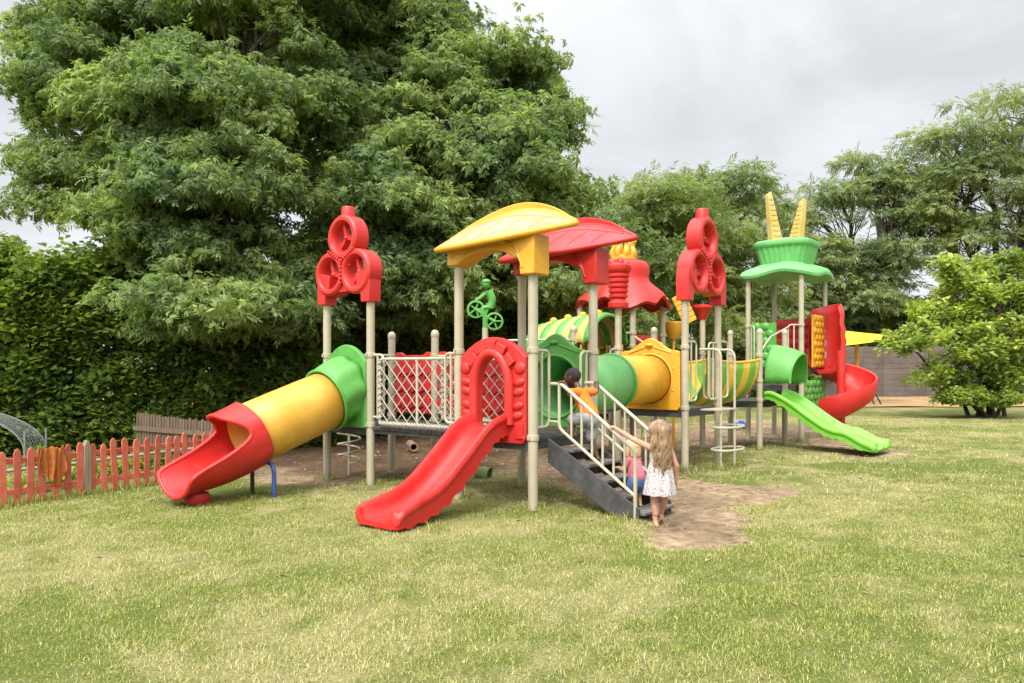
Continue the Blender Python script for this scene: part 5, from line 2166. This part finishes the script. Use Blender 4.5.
cap(tb, hp0.lerp(chest, .5), chest + Vector((0, 0, -.012)), .096, .092, 20)
for s, sh, e_ in ((-1, ssL, eL), (1, ssR, eR)):
    cap(tb, chest + Vector((s * .05, 0, .012)), sh, .066, .056)
    cap(tb, sh, sh.lerp(e_, .75), .055, .050)
obj('shirt', fuse(tb, .008, 2), ORANGE, boy, smooth=0)
sb = MB()
cap(sb, hp0 + Vector((0, -.005, -.035)), hp0 + Vector((0, 0, .03)), .098, .096, 20)
cap(sb, HR, HR.lerp(kR, .92), .080, .070)
cap(sb, HLt, HLt.lerp(kL, .92), .080, .070)
obj('shorts', fuse(sb, .008, 2), GREY, boy, smooth=0)
obj('hair', MB().ball(BH + Vector((.004, -.018, .016)), .0845, .094, .090, 22, 14, rot), DARKHAIR, boy)

# ------------------------------------------------------------------ red picket fence
FRED = paint('weathered red fence paint', (.42, .080, .040), (.52, .145, .085), 7, .75, bumpd=.004)
nt = FRED.node_tree
_b = next(n for n in nt.nodes if n.type == 'BSDF_PRINCIPLED')
_src = _b.inputs['Base Color'].links[0].from_socket
_oi = nt.nodes.new('ShaderNodeObjectInfo')
_rv = ramp(nt, _oi.outputs['Random'], [(0, (.72, .70, .72)), (.5, (1, 1, 1)), (1, (1.12, 1.2, 1.2))])
nt.links.new(mixc(nt, 1.0, _src, _rv.outputs[0], 'MULTIPLY'), _b.inputs['Base Color'])
GWOOD = wood('grey brown weathered wood', (.16, .12, .075), (.30, .24, .16))
DWOOD = wood('brown fence wood', (.085, .055, .033), (.18, .122, .075))
f0, f1 = Vector((-5.86, 8.69, 0)), Vector((-4.76, 10.57, 0))
fu = (f1 - f0).normalized()
fn_ = Vector((-fu.y, fu.x, 0))
fence = empty('picket_fence', f0, math.atan2(fu.y, fu.x), 'low red painted picket fence at the left edge of the lawn', 'fence')


def fence_t(px):
    """distance along the fence at which pixel column px sees it"""
    r = (px - 512) / F
    return (r * f0.y - f0.x) / (fu.x - r * fu.y)


def picket(t, h, w, rng):
    j = rng.uniform(-.012, .012)
    tl = rng.gauss(0, .014)
    mb = MB()
    poly = [(-w, -.03), (w, -.03), (w + tl, h - .055), (tl + w * .55, h - .012), (tl, h), (tl - w * .55, h - .012), (-w + tl, h - .055)]
    mb.prism(poly, lambda p, q: (t + p, -.012 + j * .4, q), (0, .02, 0))
    return mb


rg = random.Random(3)
ts_ = [fence_t(p) for p in (4, 17.5, 30.5, 43, 55.5, 68, 80)] + [fence_t(p) for p in (93, 104.6, 115.3, 126.5, 136.8, 146.8, 156.8, 167, 176.8, 186, 195, 203.5, 212, 220)]
ts_ = [ts_[0] - .14 * k for k in range(4, 0, -1)] + ts_
for t in ts_:
    obj('picket', picket(t, .66 + rg.gauss(0, .016), .039 + rg.uniform(-.004, .004), rg), FRED, fence, bevel=.004)
for z in (.16, .52):
    obj('rail', MB().box(ts_[0] - .1, ts_[-1] + .08, .010, .045, z - .032, z + .032), FRED, fence, bevel=.004)
for px in (87,):
    t = fence_t(px)
    mbp = MB().prism([(-.055, -.05), (.05, -.05), (.045, .60), (.02, .68), (-.01, .69), (-.045, .62)], lambda p, q: (t + p, -.02, q), (0, .07, 0))
    obj('post', mbp, GWOOD, fence, 'bare grey wooden post between the red pickets', bevel=.006)
    obj('post', MB().box(ts_[-1] + .03, ts_[-1] + .11, .046, .126, -.05, .62), FRED, fence, bevel=.006)

# rusty orange cloth hung over the pickets
rows = []
tc0, tc1 = fence_t(37), fence_t(63)
for i in range(31):
    k = i / 30
    row = []
    for j in range(29):
        u = j / 28
        t = tc0 + (tc1 - tc0) * u + .012 * math.sin(k * 6 + u * 9)
        bot = .30 + .17 * math.sin(u * PI * .66) ** 2 - .9 * max(0, u - .86)
        drop = bot * max(0, (k - .22) / .78)
        ztop = .672 - .035 * abs(math.sin((u * 2.0 + .0) * PI)) ** .7 * (1 if .12 < u < .88 else .3)
        if k < .22:
            y = .06 - .095 * (k / .22)
            z = ztop - .25 * ((.22 - k) / .22) * .7
        else:
            y = -.04 - .020 * math.sin(u * 24 + k * 2) * (.3 + k) - .024 * math.sin(u * 11 + 1 + 2 * k) * k
            z = ztop - drop * (1 + .05 * math.sin(u * 13))
        row.append(Vector((t, y, z)))
    rows.append(row)
RUST = cloth('rust orange cloth', (.30, .085, .02), (.42, .14, .04), 20)
cl_ = obj('draped_cloth', MB().grid(rows), RUST, None, 'rust orange cloth hung over the red picket fence', solid=.006, smooth=70, cat='cloth', sub=1)
cl_.location = f0
cl_.rotation_euler = (0, 0, math.atan2(fu.y, fu.x))

# pale pole rail running behind the red fence
o_ = obj('pole_rail', MB().tube([(ts_[0] - .2, .62, .34), (1.0, .60, .335), (2.0, .62, .36), (ts_[-1] + .2, .60, .37)], .022, 10).tube([(.3, .60, -.05), (.3, .60, .33)], .035, 8).tube([(2.4, .61, -.05), (2.4, .61, .35)], .035, 8),
         paint('peeled pale pole', (.24, .21, .165), (.36, .32, .26), 9, .8), None, 'pale peeled pole rail low behind the red picket fence', cat='rail')
o_.location = f0
o_.rotation_euler = (0, 0, math.atan2(fu.y, fu.x))

# brown slat fence in the shade
b0_, b1_ = Vector(((137 - 512) / F * 13.7, 13.7, 0)), Vector(((236 - 512) / F * 12.1, 12.1, 0))
bu = b1_ - b0_
BL = bu.length
bf = empty('slat_fence', b0_, math.atan2(bu.y, bu.x), 'low brown wooden slat fence in the shade in front of the hedge', 'fence')
mb = MB()
n_ = int(BL / .088)
for k in range(n_):
    x = k * .088
    h = .80 - .09 * k / n_ + rg.uniform(-.02, .02)
    mb.prism([(x, -.02), (x + .066, -.02), (x + .066 + rg.uniform(-.006, .006), h - .03), (x + .033, h), (x + rg.uniform(-.006, .006), h - .03)], lambda p, q: (p, -.012, q), (0, .018, 0))
obj('slats', mb, DWOOD, bf)
for z in (.2, .52):
    obj('rail', MB().box(-.05, BL + .05, -.05, -.0125, z - .04, z + .04), DWOOD, bf)
for k in range(4):
    x = BL * k / 3
    obj('post', MB().box(x - .04, x + .04, .008, .085, -.05, .66), DWOOD, bf)

# wire mesh arch at the left edge
WIRE = paint('galvanised wire mesh', (.20, .21, .21), (.32, .33, .33), 20, .45, metallic=.6)
ma = MB()
ac = Vector((-8.35, 12.0, 0))
def mesh_arch(u, v):
    """u along the arch 0..1, v across 0..1"""
    x = ac.x - 1.6 + 2.25 * math.sin(u * PI / 2)
    z = .25 + .78 * max(0, math.cos(u * PI / 2)) ** .9
    return Vector((x, ac.y + v * .55, z))
for i in range(29):
    ma.tube([mesh_arch(i / 28, v / 6) for v in range(7)], .0045, 4)
for v in range(9):
    ma.tube([mesh_arch(i / 24, v / 8) for i in range(25)], .006 if 0 < v < 8 else .013, 5)
for v in (0, 1):
    p = mesh_arch(.93, v)
    ma.tube([Vector((p.x + .02, p.y, -.02)), Vector((p.x + .02, p.y, .60))], .018, 8)
ma.tube([mesh_arch(0, 0), Vector((mesh_arch(0, 0).x, ac.y, 0))], .018, 8)
obj('mesh_arch', ma, WIRE, None, 'curved galvanised wire mesh arch standing behind the red fence', cat='garden arch')

# ------------------------------------------------------------------ back wall, shade sail, far toys
WALL, nt, b, o = new_mat('precast concrete wall')
n1 = noise(nt, 1.2, 6, .65)
r1 = ramp(nt, n1.outputs['Fac'], [(.35, (.088, .068, .056)), (.7, (.15, .12, .10))])
nt.links.new(r1.outputs[0], b.inputs['Base Color'])
b.inputs['Roughness'].default_value = .9
wl = empty('concrete_wall', (14, 42.5, 0), 0, 'grey brown precast concrete wall at the back of the garden', 'wall')
pn_ = MB()
for k in range(20):
    x0 = -10 + k * 2.4
    for j in range(9):
        pn_.box(x0 + .07, x0 + 2.33, -.03, .03, j * .31 + .004, j * .31 + .302)
    pn_.box(x0 + .07, x0 + 2.33, -.015, .015, -.1, 2.79)
obj('panels', pn_, WALL, wl, bevel=.008)
for k in range(21):
    obj('post', MB().box(-10 + k * 2.4 - .07, -10 + k * 2.4 + .069, -.07, .07, -.1, 2.9), WALL, wl)

SAILM = cloth('yellow shade cloth', (.70, .46, .02), (.78, .54, .05), 3)
YSTEEL = paint('yellow painted steel', (.60, .36, .02), (.7, .44, .04), 6, .45)


def sail(name, corners, label, posts, belly=.35):
    c0 = Vector(corners[0])
    root = empty(name, (c0.x, c0.y, 0), 0, label, 'shade sail')
    A_, B_, C_ = [Vector(c) - Vector((c0.x, c0.y, 0)) for c in corners]
    n = 14
    rows = []
    for i in range(n + 1):
        row = []
        for j in range(n + 1):
            u, v = i / n, j / n
            p = A_ * (1 - u) + (B_ * (1 - v) + C_ * v) * u
            w = (1 - u) * u * (1 + v * (1 - v) * 4)
            p = p - Vector((0, 0, belly * w))
            row.append(p)
        rows.append(row)
    obj('canopy', MB().grid(rows), SAILM, root, solid=.02, smooth=70)
    for p in posts:
        q_ = Vector(p) - Vector((c0.x, c0.y, 0))
        obj('post', MB().tube([(q_.x, q_.y, -.1), tuple(q_)], .09, 12), YSTEEL, root)
    return root


sail('shade_sail', [P(846, 331, 37), P(919, 336, 35), P(842, 346, 33)], 'yellow triangular shade sail between the red spiral slide and the bush', [P(857, 341, 35.5)], .2)
sail('shade_sail', [P(985, 317, 39), P(1060, 316, 40), P(1040, 330, 36)], 'yellow shade sail half hidden behind the light green bush', [P(1056, 318, 40)], .2)

fr = empty('swing_frame', tuple(P(862, 404, 33))[:2] + (0,), 0, 'dark leaning frame legs behind the red spiral slide', 'play frame')
for k, (xa, xb) in enumerate(((.55, .15), (.85, .32), (-.35, -.1))):
    obj('leg', MB().tube([(xa, 0, -.02), (xb, .3, 1.25)], .035, 8), BLACK, fr)
obj('crossbar', MB().tube([(-.5, .3, 1.25), (.5, .3, 1.25)], .035, 8), BLACK, fr)
cr_ = MB().lathe([(.18, 0), (.24, .02), (.27, .34), (.29, .36), (.25, .36), (.22, .05), (.001, .04)], (0, 0, 0), 20)
o_ = obj('blue_tub', cr_, plastic('blue plastic', (.03, .13, .42)), None, 'blue plastic tub on the ground behind the red spiral slide', cat='tub')
o_.location = G(846, 412)

# toy truck
tk = empty('toy_truck', tuple(G(738, 429)), R(12), 'small blue toy truck on the bare ground under the half pipe bridge', 'toy')
TB = plastic('toy blue plastic', (.02, .15, .50))
obj('truck_bed', MB().prism([(-.20, .075), (.06, .075), (.06, .15), (.04, .17), (-.2, .19)], lambda p, q: (p, -.085, q), (0, .17, 0)), TB, tk, bevel=.01)
obj('cab', MB().prism([(.063, .07), (.20, .07), (.20, .13), (.17, .15), (.145, .22), (.063, .22)], lambda p, q: (p, -.08, q), (0, .16, 0)), TB, tk, bevel=.012)
for x in (-.13, .13):
    for y in (-.085, .085):
        w_ = obj('wheel', MB().lathe([(.001, -.02), (.045, -.022), (.055, -.014), (.055, .014), (.045, .022), (.001, .02)], (x, y, .055), 16, (0, 1, 0)), BLACK, tk)
        obj('hub', MB().lathe([(.001, -.026), (.022, -.025), (.022, .025), (.001, .026)], (x, y, .055), 12, (0, 1, 0)), TB, w_)
# small garden things under the structure
o_ = obj('clay_pipe', MB().lathe([(.055, -.3), (.085, -.3), (.085, .3), (.055, .3)], (0, 0, .085), 18, (.25, -1, 0)).v and MB().loft([[Vector((.25 * t, -t, .085)) + Vector((math.cos(2 * PI * k / 18), .25 * math.cos(2 * PI * k / 18), math.sin(2 * PI * k / 18))) * r for k in range(18)] for t, r in ((-.3, .085), (.3, .085), (.3, .06), (-.3, .06))]),
         paint('dull clay', (.22, .12, .08), (.3, .18, .12), 8, .85), None, 'short brown clay pipe lying on the bare soil under the rope bridge', cat='pipe')
o_.location = G(412, 450)
o_ = obj('bucket', MB().lathe([(.001, 0), (.075, 0), (.10, .2), (.11, .2), (.11, .215), (.095, .215), (.07, .012), (.001, .012)], (0, 0, 0), 20).xf(Matrix.Translation((0, 0, .1)) @ Matrix.Rotation(R(100), 4, 'Y') @ Matrix.Rotation(R(20), 4, 'X')),
         plastic('dull green bucket plastic', (.16, .24, .08)), None, 'small green bucket lying on its side behind the red open slide', cat='bucket')
o_.location = G(476, 478)
sd_ = empty('toddler_stool', tuple(G(648, 437)), R(20), 'small lime green stool on the soil behind the stair', 'stool')
obj('seat', MB().loft([[Vector((x, y, z + .18 + .05 * abs(x) * 6 * (x < 0))) for x, y in ((.16, -.11), (.18, 0), (.16, .11), (0, .13), (-.15, .11), (-.17, 0), (-.15, -.11), (0, -.13))] for z in (0, .04)]), LIME, sd_, bevel=.01)
for x in (-.1, .1):
    for y in (-.08, .08):
        obj('leg', MB().tube([(x * 1.2, y * 1.2, 0), (x, y, .19)], .018, 8), LIME, sd_)
